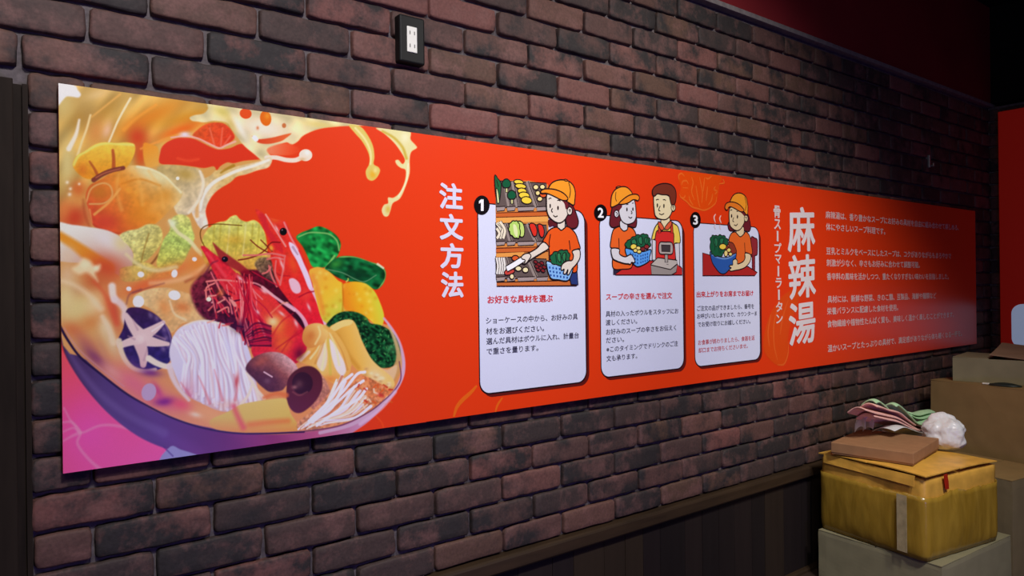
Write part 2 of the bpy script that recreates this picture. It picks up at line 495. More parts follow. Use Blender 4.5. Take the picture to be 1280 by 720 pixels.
# board
me_b = bmesh.new(); bx(me_b, -PWD / 2, PWD / 2, 0.0, 0.0185, -PH / 2, PH / 2, 0.0008, 1)
mb, nt_, b_ = new_mat('orange_red_print')
b_.inputs['Base Color'].default_value = l4(RED); b_.inputs['Roughness'].default_value = 0.30; b_.inputs['Specular IOR Level'].default_value = 0.4
n_ = node(nt_, 'ShaderNodeTexNoise'); n_.inputs['Scale'].default_value = 700
mr_ = node(nt_, 'ShaderNodeMapRange'); mr_.inputs['To Min'].default_value = 0.93; mr_.inputs['To Max'].default_value = 1.07
sc_ = node(nt_, 'ShaderNodeVectorMath', operation='SCALE'); sc_.inputs[0].default_value = l4(RED)[:3]
tc_ = node(nt_, 'ShaderNodeTexCoord')
nt_.links.new(tc_.outputs['Object'], n_.inputs['Vector']); nt_.links.new(n_.outputs['Fac'], mr_.inputs[0])
nt_.links.new(mr_.outputs[0], sc_.inputs['Scale']); nt_.links.new(sc_.outputs[0], b_.inputs['Base Color'])
board = obj('board', me_b, mb, poster)
# ---- the printed noodle-bowl picture: ink densities laid on a fine grid of the panel face
class Painter:
    def __init__(s, x0, x1, z0, z1, step):
        s.nx = int((x1 - x0) / step) + 1; s.nz = int((z1 - z0) / step) + 1
        gx = np.linspace(x0, x1, s.nx); gz = np.linspace(z0, z1, s.nz)
        s.GX, s.GZ = np.meshgrid(gx, gz)
        X = s.GX - CAM.x; Y = 0.0 - CAM.y; Z = s.GZ - CAM.z
        d = FWD.x * X + FWD.y * Y + FWD.z * Z
        s.X = 640 + 890 * (RGT.x * X + RGT.y * Y + RGT.z * Z) / d
        s.Y = 360 + 890 * (DWN.x * X + DWN.y * Y + DWN.z * Z) / d
        s.C = np.zeros(s.X.shape + (3,)); s.C[:] = np.array(RED) / 255.0
        s.rs = np.random.RandomState(5)
        s.lat = s.rs.rand(8, 64, 64)
    def noise(s, sx, sy=None, rot=0.0, seed=0, sl=None):
        sy = sy or sx
        X = s.X if sl is None else s.X[sl]; Y = s.Y if sl is None else s.Y[sl]
        c, d = math.cos(rot), math.sin(rot)
        U = (X * c + Y * d) / sx + seed * 7.3; V = (-X * d + Y * c) / sy + seed * 3.1
        L = s.lat[seed % 8]
        iu = np.floor(U).astype(int); iv = np.floor(V).astype(int); fu = U - iu; fv = V - iv
        fu = fu * fu * (3 - 2 * fu); fv = fv * fv * (3 - 2 * fv)
        a = L[iv % 64, iu % 64]; b = L[iv % 64, (iu + 1) % 64]; c_ = L[(iv + 1) % 64, iu % 64]; d_ = L[(iv + 1) % 64, (iu + 1) % 64]
        return (a * (1 - fu) + b * fu) * (1 - fv) + (c_ * (1 - fu) + d_ * fu) * fv
    def box(s, q, pad):
        """grid window round a set of pixel points"""
        m = (s.X >= q[:, 0].min() - pad) & (s.X <= q[:, 0].max() + pad) & (s.Y >= q[:, 1].min() - pad) & (s.Y <= q[:, 1].max() + pad)
        r = np.where(m.any(1))[0]; c = np.where(m.any(0))[0]
        if len(r) == 0 or len(c) == 0: return None
        return (slice(r[0], r[-1] + 1), slice(c[0], c[-1] + 1))
    def mask(s, pts, soft=1.2, sm=True):
        q = smooth_closed(pts, 4) if sm else np.asarray(pts, float)
        sl = s.box(q, soft * 1.5 + 1)
        if sl is None: return None
        X, Y = s.X[sl], s.Y[sl]
        D = np.full(X.shape, 1e9); inside = np.zeros(X.shape, bool)
        for i in range(len(q)):
            x0, y0 = q[i]; x1, y1 = q[(i + 1) % len(q)]
            ex, ey = x1 - x0, y1 - y0; L = ex * ex + ey * ey
            if L < 1e-9: continue
            t = np.clip(((X - x0) * ex + (Y - y0) * ey) / L, 0, 1)
            D = np.minimum(D, (X - x0 - t * ex) ** 2 + (Y - y0 - t * ey) ** 2)
            cond = ((y0 > Y) != (y1 > Y))
            if cond.any():
                xi = x0 + (Y - y0) / (ey if abs(ey) > 1e-9 else 1e-9) * ex
                inside ^= cond & (X < xi)
        D = np.sqrt(D); D[inside] *= -1
        t = np.clip(0.5 - D / (2 * soft), 0, 1)
        return sl, t * t * (3 - 2 * t)
    def put(s, sl, m, col, op=1.0):
        if callable(col): c = col(s.X[sl], s.Y[sl], sl)
        else: c = np.asarray(col, float) / 255.0
        m = (m * op)[..., None]
        s.C[sl] = s.C[sl] * (1 - m) + c * m
    def fill(s, pts, col, soft=1.2, op=1.0, sm=True, clip=None):
        r = s.mask(pts, soft, sm)
        if r is None: return None
        sl, m = r
        if clip is not None:
            full = np.zeros(s.X.shape); full[clip[0]] = clip[1]; m = m * full[sl]
        s.put(sl, m, col, op)
        return sl, m
    def blob(s, cx, cy, rx, ry, col, op=1.0, rot=0.0, hard=0.0, clip=None):
        R_ = max(rx, ry) * (1.9 - 0.8 * hard)
        sl = s.box(np.array([(cx - R_, cy - R_), (cx + R_, cy + R_)]), 1)
        if sl is None: return
        c, d = math.cos(rot), math.sin(rot)
        U = ((s.X[sl] - cx) * c + (s.Y[sl] - cy) * d) / rx; V = (-(s.X[sl] - cx) * d + (s.Y[sl] - cy) * c) / ry
        r = np.sqrt(U * U + V * V)
        if hard > 0: m = np.clip((1 - r) * min(rx, ry) / (1.6 * (1.05 - hard)) + 0.5, 0, 1)
        else: m = np.exp(-1.4 * r * r); m[r > 1.9] = 0
        if clip is not None:
            full = np.zeros(s.X.shape); full[clip[0]] = clip[1]; m = m * full[sl]
        s.put(sl, m, col, op)
    def line(s, pts, w0, w1, col, op=1.0, soft=0.8, sm=True, clip=None, wm=None):
        """stroke; half widths run from w0 to w1 (through wm)"""
        q = smooth_open(pts, 6) if sm else np.asarray(pts, float)
        n = len(q); t = np.linspace(0, 1, n)
        wd = w0 + (w1 - w0) * t if wm is None else np.interp(t, [0, .5, 1], [w0, wm, w1])
        sl = s.box(q, max(w0, w1, wm or 0) + 2)
        if sl is None: return
        X, Y = s.X[sl], s.Y[sl]; best = np.full(X.shape, 1e9)
        for i in range(n - 1):
            x0, y0 = q[i]; ex, ey = q[i + 1] - q[i]; L = ex * ex + ey * ey
            if L < 1e-9: continue
            k = np.clip(((X - x0) * ex + (Y - y0) * ey) / L, 0, 1)
            d = np.sqrt((X - x0 - k * ex) ** 2 + (Y - y0 - k * ey) ** 2) - (wd[i] + (wd[i + 1] - wd[i]) * k)
            best = np.minimum(best, d)
        m = np.clip(0.5 - best / (2 * soft), 0, 1); m = m * m * (3 - 2 * m)
        if clip is not None:
            full = np.zeros(s.X.shape); full[clip[0]] = clip[1]; m = m * full[sl]
        s.put(sl, m, col, op)

def G(p0, c0, p1, c1, pm=None, cm=None, nz=0.0, ns=6, seed=1):
    """linear ink gradient between two photo points, optionally mottled"""
    p0 = np.asarray(p0, float); p1 = np.asarray(p1, float); e = p1 - p0; L = float(e @ e)
    c0 = np.asarray(c0) / 255.0; c1 = np.asarray(c1) / 255.0
    def f(X, Y, sl):
        t = np.clip(((X - p0[0]) * e[0] + (Y - p0[1]) * e[1]) / L, 0, 1)[..., None]
        if cm is None: c = c0 * (1 - t) + c1 * t
        else:
            k = pm or 0.5; c_ = np.asarray(cm) / 255.0
            c = np.where(t < k, c0 * (1 - t / k) + c_ * (t / k), c_ * (1 - (t - k) / (1 - k)) + c1 * ((t - k) / (1 - k)))
        if nz:
            k_ = 0.55 * P_.noise(ns, ns * 0.8, 0.7, seed, sl) + 0.45 * P_.noise(ns * 0.45, ns * 0.4, -0.4, seed + 1, sl)
            c = c * (1 + nz * (k_[..., None] - 0.5) * 2.4)
        return np.clip(c, 0, 1)
    return f

P_ = Painter(0.0, 0.80, ZT - PH, ZT, 0.00125)
p = P_
# pink-magenta corner, violet lamp reflection painted into the print colour; cloud-line pattern
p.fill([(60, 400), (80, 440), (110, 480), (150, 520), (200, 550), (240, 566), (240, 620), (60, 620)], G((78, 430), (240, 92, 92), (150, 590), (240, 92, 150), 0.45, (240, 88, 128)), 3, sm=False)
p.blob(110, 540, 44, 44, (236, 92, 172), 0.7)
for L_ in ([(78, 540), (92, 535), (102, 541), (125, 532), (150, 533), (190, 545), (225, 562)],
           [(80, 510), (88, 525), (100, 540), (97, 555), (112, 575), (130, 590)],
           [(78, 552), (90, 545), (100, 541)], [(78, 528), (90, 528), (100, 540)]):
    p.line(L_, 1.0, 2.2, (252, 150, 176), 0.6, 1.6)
p.line([(470, 520), (478, 530), (480, 545)], 0.8, 0.8, (240, 110, 50), 0.6, 1.2)

# bowl wall
BW = [(73, 408), (80, 440), (95, 468), (115, 495), (140, 521), (172, 545), (205, 560), (240, 569), (300, 574), (370, 566), (425, 552), (441, 541), (462, 526), (482, 505), (497, 487), (505, 470), (506, 455), (503, 440), (498, 425), (490, 411), (480, 399), (470, 410), (300, 400), (73, 400)]
def bowl_col(X, Y, sl):
    k = np.array([70, 130, 200, 280, 340, 400, 450, 510.0])
    cs = np.array([(76, 52, 84), (92, 70, 118), (98, 66, 122), (112, 54, 104), (146, 62, 108), (186, 98, 132), (202, 148, 180), (210, 168, 192)]) / 255.0
    c = np.stack([np.interp(X, k, cs[:, i]) for i in range(3)], -1)
    return c * (1 + 0.10 * (p.noise(40, 16, 0.5, 3, sl)[..., None] - 0.5))
p.fill(BW, bowl_col, 1.3)
p.line([(86, 440), (104, 468), (130, 497), (165, 522), (205, 541)], 3, 5, (120, 98, 150), 0.5, 4)
p.fill([(213, 558), (226, 562), (245, 568), (255, 575), (200, 580)], (150, 146, 186), 1.2)
p.line([(205, 559), (216, 570)], 1, 1, (70, 40, 110), 0.5)
# contents, all inside this region
IN = [(73, 104), (268, 131), (300, 137), (306, 150), (312, 166), (330, 188), (337, 199), (332, 204), (300, 214), (284, 222), (264, 238), (256, 258), (262, 285), (300, 300), (420, 360), (460, 400), (484, 406), (494, 422), (500, 440), (502, 458), (499, 474), (488, 493), (462, 514), (430, 530), (395, 538), (340, 541), (270, 536), (205, 519), (155, 489), (108, 450), (73, 402)]
inm = p.fill(IN, G((80, 110), (206, 168, 92), (200, 540), (224, 150, 92)), 1.2)
# upper broth, golden, with streaks
p.fill([(60, 95), (300, 130), (290, 160), (240, 172), (200, 185), (180, 215), (120, 250), (60, 260)],
       lambda X, Y, sl: np.clip(np.array((204, 166, 88)) / 255.0 * (0.82 + 0.36 * p.noise(34, 11, -0.95, 2, sl)[..., None]), 0, 1), 6, clip=inm)
p.blob(185, 148, 60, 16, (220, 136, 30), 0.95, -0.45, clip=inm)
p.blob(232, 148, 40, 10, (212, 146, 40), 0.9, -0.25, clip=inm)
p.blob(225, 163, 38, 9, (232, 112, 28), 0.95, -0.35, clip=inm)
p.blob(172, 172, 16, 17, (206, 70, 26), 0.95, clip=inm)
p.blob(176, 195, 10, 20, (214, 86, 34), 0.9, clip=inm)
p.blob(130, 140, 34, 10, (188, 140, 48), 0.7, -0.8, clip=inm)
p.blob(95, 150, 20, 12, (176, 130, 46), 0.6, -0.6, clip=inm)
p.blob(120, 165, 14, 22, (212, 142, 72), 0.8, 0.2, clip=inm)
p.blob(84, 205, 12, 40, (214, 196, 130), 0.9, clip=inm)
p.blob(80, 130, 14, 22, (206, 184, 112), 0.8, clip=inm)
p.blob(122, 118, 18, 7, (222, 190, 130), 0.7, -0.3, clip=inm)
p.fill([(66, 100), (92, 106), (97, 112), (101, 118), (98, 122), (90, 121), (83, 121), (78, 126), (72, 133), (64, 134)], (226, 224, 216), 1.6)
p.line([(163, 123), (155, 137), (147, 152), (141, 166), (136, 178)], 1.4, 1.2, (244, 222, 174), 0.95, 0.9)
p.line([(113, 144), (108, 162), (102, 178), (97, 194)], 1.3, 1.6, (236, 212, 152), 0.9, 1.2)
p.line([(99, 150), (95, 168), (86, 186)], 1.4, 3.2, (238, 230, 212), 0.85, 1.6)
p.line([(150, 118), (130, 134), (115, 146)], 1.2, 1.0, (226, 172, 86), 0.8, 1.8)
p.line([(195, 131), (170, 148), (155, 162)], 1.6, 2.6, (236, 160, 58), 0.7, 2.0)
p.blob(134, 163, 7, 13, (240, 196, 164), 0.7, 0.3, clip=inm)
p.line([(176, 186), (196, 178), (216, 171), (230, 168)], 1.2, 2.2, (240, 160, 70), 0.8, 1.5, clip=inm)
p.fill([(179, 180), (190, 181), (197, 184), (199, 196), (197, 207), (182, 207)], G((180, 180), (232, 150, 44), (198, 205), (226, 170, 80)), 1.5)
# red windows through the splash
p.fill([(199, 203), (200, 192), (203, 183), (212, 176), (226, 172), (240, 173), (252, 178), (264, 184), (274, 187), (288, 185), (300, 180), (312, 182), (324, 189), (334, 196), (326, 199), (305, 201), (292, 204), (284, 203), (275, 208), (271, 213), (267, 208), (255, 210), (240, 208), (222, 206), (208, 206)], (226, 58, 28), 1.2)
p.line([(222, 198), (235, 201), (248, 199)], 1.5, 1.5, (240, 96, 60), 0.6, 2)
p.fill([(241, 171), (247, 162), (258, 155), (270, 153), (281, 155), (290, 164), (293, 173), (283, 181), (274, 185), (262, 180)], G((250, 160), (222, 92, 40), (285, 180), (230, 66, 36), nz=0.12, ns=5), 1.3)
for a_, b_2 in (((262, 160), (268, 182)), ((278, 160), (276, 182)), ((288, 170), (278, 184))): p.line([a_, b_2], 0.8, 1.2, (246, 150, 130), 0.5, 1.4)
p.line([(214, 172), (232, 170), (247, 173), (262, 180), (274, 185), (284, 181), (294, 177)], 1.0, 1.2, (248, 178, 160), 0.95, 0.9)
p.blob(231, 168, 8, 4, (228, 220, 226), 0.95)
# splash crown
CR = (224, 210, 158)
S2 = [(262, 128), (300, 134), (380, 146), (455, 156), (425, 158), (400, 161), (380, 169), (372, 177), (364, 181), (358, 178), (346, 183), (336, 190), (340, 197), (338, 204), (330, 203), (318, 193), (306, 183), (297, 172), (289, 160), (283, 153), (268, 151), (256, 153), (247, 152), (240, 151), (237, 147), (243, 144), (254, 142), (260, 136)]
s2 = p.fill(S2, lambda X, Y, sl: np.clip(np.array(CR) / 255.0 * (0.86 + 0.26 * p.noise(14, 9, 0.4, 4, sl)[..., None]), 0, 1), 1.2)
p.blob(278, 140, 16, 8, (206, 190, 96), 0.8, 0.4, clip=s2); p.blob(290, 156, 7, 14, (198, 168, 74), 0.7, -0.5, clip=s2)
p.blob(330, 160, 36, 15, (244, 226, 204), 0.95, 0.2, clip=s2); p.blob(300, 160, 5, 24, (238, 232, 214), 0.8, -0.5, clip=s2)
p.blob(400, 156, 28, 5, (220, 200, 120), 0.8, 0.15, clip=s2)
p.blob(307, 142, 7.5, 6.5, (226, 84, 30), 1, 0.2, 0.5); p.blob(332, 148, 7, 9.5, (222, 112, 26), 1, -0.2, 0.5); p.blob(334, 145, 4, 5, (236, 160, 60), 0.7)
p.blob(322, 160, 2, 2.6, (206, 120, 70), 0.9); p.blob(355, 157, 2.6, 3, (196, 110, 60), 0.9, 0, 0.4)
p.fill([(315, 170), (322, 174), (340, 172), (356, 168), (364, 167), (357, 173), (350, 177), (335, 180), (322, 178)], G((320, 172), (214, 76, 44), (360, 170), (226, 110, 60)), 1.0)
p.fill([(334, 186), (345, 181), (358, 179), (372, 184), (373, 190), (362, 194), (345, 194), (336, 192)], G((340, 185), (238, 130, 92), (370, 190), (230, 78, 40)), 1.5)
p.line([(333, 197), (345, 197), (358, 200), (370, 200), (380, 195)], 2.6, 3.0, (234, 218, 196), 1, 0.9)
p.blob(382, 194, 8.2, 7.4, (232, 218, 196), 1, 0, 0.55); p.blob(384, 191, 4, 3.5, (248, 242, 230), 0.8); p.blob(378, 199, 5, 2.5, (206, 170, 110), 0.6)
p.line([(320, 174), (318, 172)], 3.0, 3.0, (248, 240, 226), 1, 0.9)
# lower strand of the crown
p.fill([(338, 196), (339, 204), (334, 210), (322, 213), (308, 218), (296, 221), (288, 228), (272, 238), (262, 250), (257, 264), (260, 282), (250, 285), (238, 262), (232, 240), (244, 228), (262, 220), (270, 213), (283, 212), (296, 208), (310, 205), (326, 201)],
       G((330, 200), (222, 204, 164), (250, 270), (234, 222, 200), 0.5, (208, 178, 112), nz=0.1, ns=7), 1.3)
p.line([(336, 200), (318, 207), (298, 213), (284, 219), (266, 229), (254, 244), (249, 262)], 1.6, 2.6, (240, 232, 216), 0.9, 1.2)
p.line([(292, 207), (282, 212), (276, 216)], 2.0, 1.0, (170, 128, 40), 0.8, 1.2)
p.line([(252, 236), (247, 252), (246, 270)], 2.0, 2.6, (216, 160, 86), 0.7, 2)
# two drips on the right
d1 = p.fill([(436, 156), (450, 158), (459, 168), (466, 182), (468, 196), (467, 205), (473, 209), (475, 214), (471, 222), (465, 226), (459, 223), (457, 214), (461, 206), (462, 198), (459, 188), (452, 176), (444, 167)], (216, 196, 108), 1.0)
p.line([(444, 160), (456, 174), (463, 190), (463, 205)], 1.2, 1.2, (236, 224, 160), 0.9, 1.2, clip=d1); p.blob(466, 218, 5, 6, (226, 172, 52), 0.9, clip=d1); p.blob(469, 213, 3, 4, (236, 220, 150), 0.8, clip=d1)
d2 = p.fill([(470, 160), (490, 161), (512, 164), (513, 174), (519, 181), (521, 185), (514, 190), (512, 200), (512, 216), (507, 233), (500, 248), (491, 254), (488, 263), (485, 270), (480, 270), (477, 263), (480, 256), (485, 254), (485, 247), (492, 247), (500, 240), (506, 226), (507, 213), (501, 210), (496, 206), (494, 201), (498, 200), (503, 205), (506, 200), (501, 190), (492, 178), (480, 167)], (222, 214, 156), 1.0)
p.line([(478, 164), (492, 172), (503, 184), (508, 198)], 1.2, 1.6, (196, 168, 60), 0.85, 1.6, clip=d2); p.blob(485, 262, 4, 6, (210, 176, 80), 0.85, clip=d2); p.blob(506, 172, 6, 8, (234, 230, 190), 0.8, clip=d2)
p.line([(510, 205), (508, 226), (498, 246)], 0.8, 0.8, (240, 234, 200), 0.7, 1.0, clip=d2)

# mushroom slice behind the pouch
mb_ = p.fill([(196, 212), (206, 206), (222, 207), (238, 209), (250, 212), (256, 224), (255, 240), (247, 256), (236, 268), (222, 268), (214, 250), (206, 228)], G((200, 210), (196, 172, 110), (250, 260), (222, 204, 168), nz=0.12, ns=8), 1.4)
p.blob(232, 218, 16, 9, (182, 150, 74), 0.8, 0.2, clip=mb_); p.line([(250, 214), (254, 230), (248, 250), (236, 266)], 1.6, 1.8, (238, 224, 196), 0.85, 1.4, clip=mb_)
p.blob(222, 223, 2.2, 2.2, (255, 246, 214), 1, 0, 0.4)
# left pouch
p.blob(92, 272, 24, 22, (202, 74, 44), 0.95, clip=inm); p.blob(98, 236, 14, 14, (206, 104, 50), 0.85, clip=inm); p.blob(80, 262, 10, 16, (220, 130, 70), 0.7, clip=inm)
pb = p.fill([(107, 246), (112, 232), (126, 224), (142, 214), (158, 208), (172, 207), (190, 211), (207, 220), (219, 232), (228, 241), (223, 252), (211, 264), (200, 275), (186, 285), (168, 292), (148, 293), (128, 288), (116, 281), (112, 266)], G((120, 280), (212, 84, 50), (205, 215), (226, 198, 132), 0.55, (226, 148, 56), nz=0.08, ns=9), 1.3)
p.blob(135, 278, 24, 12, (210, 76, 56), 0.85, clip=pb); p.blob(175, 268, 30, 16, (222, 138, 44), 0.7, -0.4, clip=pb)
p.blob(190, 218, 34, 10, (224, 218, 166), 0.9, 0.42, clip=pb); p.line([(172, 208), (192, 212), (208, 221), (226, 240)], 1.8, 1.8, (230, 228, 186), 0.9, 1.8, clip=pb)
p.blob(124, 240, 15, 12, (196, 122, 44), 0.85, clip=pb); p.blob(205, 245, 16, 12, (214, 140, 44), 0.6, -0.5, clip=pb)
p.line([(108, 252), (114, 236), (128, 229), (138, 233), (140, 245), (130, 254), (112, 255)], 1.1, 1.1, (222, 172, 104), 0.8, 1.0, clip=pb)
p.line([(150, 236), (136, 253), (118, 268)], 1.4, 1.6, (232, 170, 90), 0.85, 1.4, clip=pb); p.line([(112, 262), (115, 282)], 1.2, 1.2, (228, 160, 92), 0.8, 1.2, clip=pb)
p.line([(152, 230), (175, 224), (200, 232)], 1.2, 1.2, (206, 126, 36), 0.6, 1.8, clip=pb)
fr = p.fill([(91, 207), (96, 195), (106, 189), (118, 181), (130, 178), (146, 179), (158, 178), (168, 181), (168, 192), (161, 206), (154, 211), (140, 212), (124, 219), (112, 224), (100, 219)], G((130, 178), (236, 200, 76), (130, 218), (226, 150, 40), nz=0.06, ns=6), 1.2)
p.line([(92, 206), (98, 195), (108, 189), (120, 182), (134, 179), (150, 180), (167, 181)], 1.8, 1.8, (224, 218, 110), 0.9, 1.5, clip=fr)
p.line([(141, 188), (142, 198), (142, 209)], 1.8, 2.4, (176, 80, 36), 0.85, 1.2, clip=fr); p.line([(112, 202), (118, 211), (122, 219)], 1.2, 2.0, (170, 80, 36), 0.8, 1.2, clip=fr)
p.blob(103, 212, 8, 10, (210, 116, 36), 0.7, clip=fr)
p.line([(117, 225), (128, 218), (140, 213), (154, 210)], 3.0, 2.6, (132, 66, 50), 1, 1.0); p.line([(120, 222), (132, 216), (150, 211)], 0.8, 0.8, (186, 110, 78), 0.8, 0.9)
for x_, y_, r_ in ((84, 228, 2.6), (88, 236, 2.4), (87, 243, 2.8), (99, 230, 2.0)): p.blob(x_, y_, r_, r_, (240, 226, 196), 0.85)
for a_ in ([(168, 214), (176, 232), (178, 256)], [(186, 214), (200, 236), (204, 258)], [(148, 218), (146, 240), (152, 262)]): p.line(a_, 1.4, 2.2, (238, 182, 96), 0.45, 3.0, clip=pb)
p.blob(196, 258, 18, 8, (236, 176, 90), 0.5, -0.6, clip=pb); p.line([(116, 281), (134, 290), (160, 292), (184, 286)], 1.4, 1.6, (176, 66, 40), 0.5, 2.2, clip=pb)
p.line([(104, 250), (106, 268), (112, 284)], 1.6, 1.6, (170, 70, 40), 0.4, 2.4)
# tofu / egg at the left edge
tf = p.fill([(66, 280), (90, 281), (112, 284), (134, 288), (150, 296), (162, 308), (168, 322), (166, 336), (155, 346), (140, 340), (110, 330), (66, 322)], G((110, 280), (230, 228, 212), (130, 340), (206, 170, 150)), 1.4)
p.blob(135, 302, 26, 12, (226, 220, 214), 0.8, 0.6, clip=tf); p.blob(152, 304, 12, 12, (222, 208, 142), 0.7, 0.6, clip=tf)
p.line([(74, 294), (92, 306), (112, 320), (134, 336)], 5, 9, (224, 146, 42), 0.95, 3.5, clip=tf); p.blob(84, 318, 12, 12, (222, 200, 170), 0.8, clip=tf)
# cabbage
p.fill([(150, 296), (158, 289), (172, 286), (186, 280), (200, 284), (203, 300), (194, 315), (180, 328), (166, 332), (166, 314)], G((160, 290), (216, 212, 140), (195, 325), (196, 180, 92), nz=0.18, ns=5), 1.6)
p.line([(176, 330), (180, 312), (186, 292)], 1.0, 0.8, (150, 110, 46), 0.55, 1.2); p.line([(168, 332), (186, 332), (200, 316)], 1.2, 1.2, (120, 70, 34), 0.7, 1.4)
p.fill([(198, 318), (204, 300), (212, 288), (214, 274), (224, 268), (236, 272), (240, 285), (243, 298), (236, 314), (228, 330), (216, 341), (204, 342), (196, 332)], G((225, 270), (206, 206, 118), (212, 340), (200, 186, 84), 0.45, (184, 204, 108), nz=0.2, ns=5, seed=3), 1.5)
p.line([(212, 276), (222, 290), (236, 300), (246, 312), (252, 318)], 2.2, 2.6, (228, 222, 168), 0.9, 1.4); p.blob(216, 279, 6, 6, (224, 232, 196), 0.8)
p.fill([(150, 336), (166, 332), (182, 328), (196, 334), (214, 342), (200, 348), (182, 350), (166, 352), (152, 350)], G((150, 340), (206, 190, 104), (210, 345), (214, 184, 92), nz=0.15, ns=5), 1.6)
# centre lettuce
lt = p.fill([(252, 312), (254, 296), (262, 284), (272, 278), (282, 276), (288, 271), (295, 269), (300, 274), (308, 277), (317, 275), (324, 279), (330, 288), (333, 300), (334, 318), (326, 336), (300, 344), (270, 340), (256, 328)], G((290, 270), (214, 216, 122), (290, 340), (222, 162, 74), 0.5, (206, 194, 88), nz=0.14, ns=6, seed=2), 1.3)
for x_ in (268, 276, 287, 298, 307, 316, 324): p.line([(x_, 280), (x_ - 1, 296), (x_ - 4, 320)], 1.0, 0.6, (232, 228, 160) if x_ % 2 else (176, 160, 60), 0.6, 1.4, clip=lt)
p.blob(292, 300, 18, 8, (206, 150, 50), 0.5, clip=lt)
p.line([(256, 309), (251, 298), (251, 288), (258, 282), (272, 280), (288, 281), (302, 282)], 0.7, 0.7, (110, 72, 26), 0.85, 0.7)
# red-orange broth between the pieces
p.blob(215, 338, 40, 10, (226, 120, 62), 0.7, -0.3, clip=inm); p.blob(178, 358, 34, 9, (224, 110, 62), 0.85, -0.35, clip=inm); p.blob(246, 328, 12, 14, (226, 140, 60), 0.7, clip=inm)
p.blob(168, 344, 20, 5, (214, 186, 98), 0.7, -0.2, clip=inm)
# left lower broth
p.blob(100, 390, 40, 40, (222, 202, 136), 1, clip=inm); p.blob(132, 335, 30, 20, (206, 88, 54), 0.95, 0.3, clip=inm); p.blob(118, 352, 22, 16, (200, 104, 60), 0.8, clip=inm)
p.blob(84, 345, 14, 20, (220, 182, 140), 0.9, clip=inm); p.blob(92, 362, 14, 10, (196, 140, 96), 0.7, clip=inm)
p.blob(134, 378, 16, 22, (224, 130, 74), 0.85, 0.3, clip=inm); p.blob(115, 402, 26, 14, (216, 140, 76), 0.85, -0.4, clip=inm); p.blob(90, 412, 20, 12, (214, 120, 66), 0.8, 0.4, clip=inm)
p.blob(143, 390, 8, 28, (206, 92, 64), 0.9, -0.2, clip=inm); p.blob(131, 410, 9, 16, (228, 206, 158), 0.9, -0.25, clip=inm); p.blob(108, 428, 24, 10, (196, 120, 96), 0.8, 0.7, clip=inm)
p.blob(120, 448, 26, 9, (130, 66, 104), 0.85, 0.72, clip=inm); p.blob(140, 430, 10, 22, (222, 196, 150), 0.85, -0.4, clip=inm); p.blob(128, 436, 5, 18, (206, 150, 110), 0.7, -0.4, clip=inm)
p.fill([(98, 330), (104, 323), (112, 326), (118, 333), (125, 331), (123, 338), (119, 342), (122, 352), (116, 346), (108, 341), (98, 343), (90, 336)], (236, 214, 166), 4.0, 0.95)
p.blob(106, 331, 8, 6, (240, 224, 180), 0.9); p.blob(120, 335, 5, 4, (244, 230, 190), 0.9)
p.line([(140, 358), (141, 368), (143, 374)], 4.6, 4.4, (236, 222, 206), 0.95, 2.6); p.line([(143, 374), (151, 380), (156, 388), (156, 398), (161, 408), (163, 415), (158, 424), (150, 428)], 4.2, 4.6, (228, 208, 202), 0.9, 2.8)
p.blob(82, 372, 16, 26, (228, 210, 150), 0.8, 0.2, clip=inm); p.blob(118, 380, 14, 16, (234, 212, 160), 0.7, 0.4, clip=inm); p.blob(158, 446, 8, 14, (228, 204, 170), 0.6, -0.5, clip=inm)
p.line([(74, 350), (92, 356), (110, 368), (126, 386)], 2, 4, (238, 216, 176), 0.6, 4, clip=inm); p.line([(118, 352), (130, 366), (138, 384), (146, 404)], 2, 3, (216, 96, 60), 0.6, 3.5, clip=inm)
p.line([(128, 396), (136, 410), (142, 428)], 3, 4, (236, 214, 178), 0.75, 3, clip=inm)
p.line([(158, 318), (172, 330), (194, 338), (220, 334)], 2.0, 2.6, (226, 214, 160), 0.7, 2.4); p.line([(188, 354), (212, 352), (236, 346), (256, 334)], 2.4, 3.0, (240, 190, 140), 0.6, 3.0)
p.line([(232, 352), (248, 344), (262, 330)], 1.5, 2.0, (150, 60, 40), 0.5, 2.5); p.blob(244, 342, 8, 6, (230, 150, 90), 0.6)
# chikuwa and beancurd pieces by the shiitake
ch = p.fill([(166, 372), (178, 364), (194, 360), (212, 360), (226, 364), (238, 368), (250, 377), (257, 391), (256, 402), (244, 404), (228, 404), (214, 416), (202, 400), (188, 386), (176, 380)], G((180, 362), (228, 198, 142), (250, 400), (222, 184, 128), 0.5, (226, 178, 116), nz=0.1, ns=7), 1.3)
p.blob(228, 384, 12, 8, (214, 128, 70), 0.85, 0.2, clip=ch); p.blob(205, 384, 8, 12, (222, 148, 84), 0.8, -0.4, clip=ch)
p.line([(212, 376), (218, 392), (232, 400)], 1.2, 1.6, (238, 214, 170), 0.7, 1.3, clip=ch)
p.line([(166, 366), (185, 360), (205, 354)], 0.9, 0.9, (120, 60, 70), 0.4, 1.6); p.line([(158, 380), (162, 368), (176, 362)], 0.9, 1.4, (120, 60, 80), 0.45, 1.8)
for x_, y_, rx_, ry_ in ((218, 369, 7.5, 6), (173, 377, 7, 7.5), (218, 342, 3.8, 5), (176, 343, 4.2, 3.6), (161, 361, 3.2, 2.8), (243, 324, 3, 2.6)): p.blob(x_, y_, rx_, ry_, (238, 232, 228), 0.98, 0.2, 0.35)
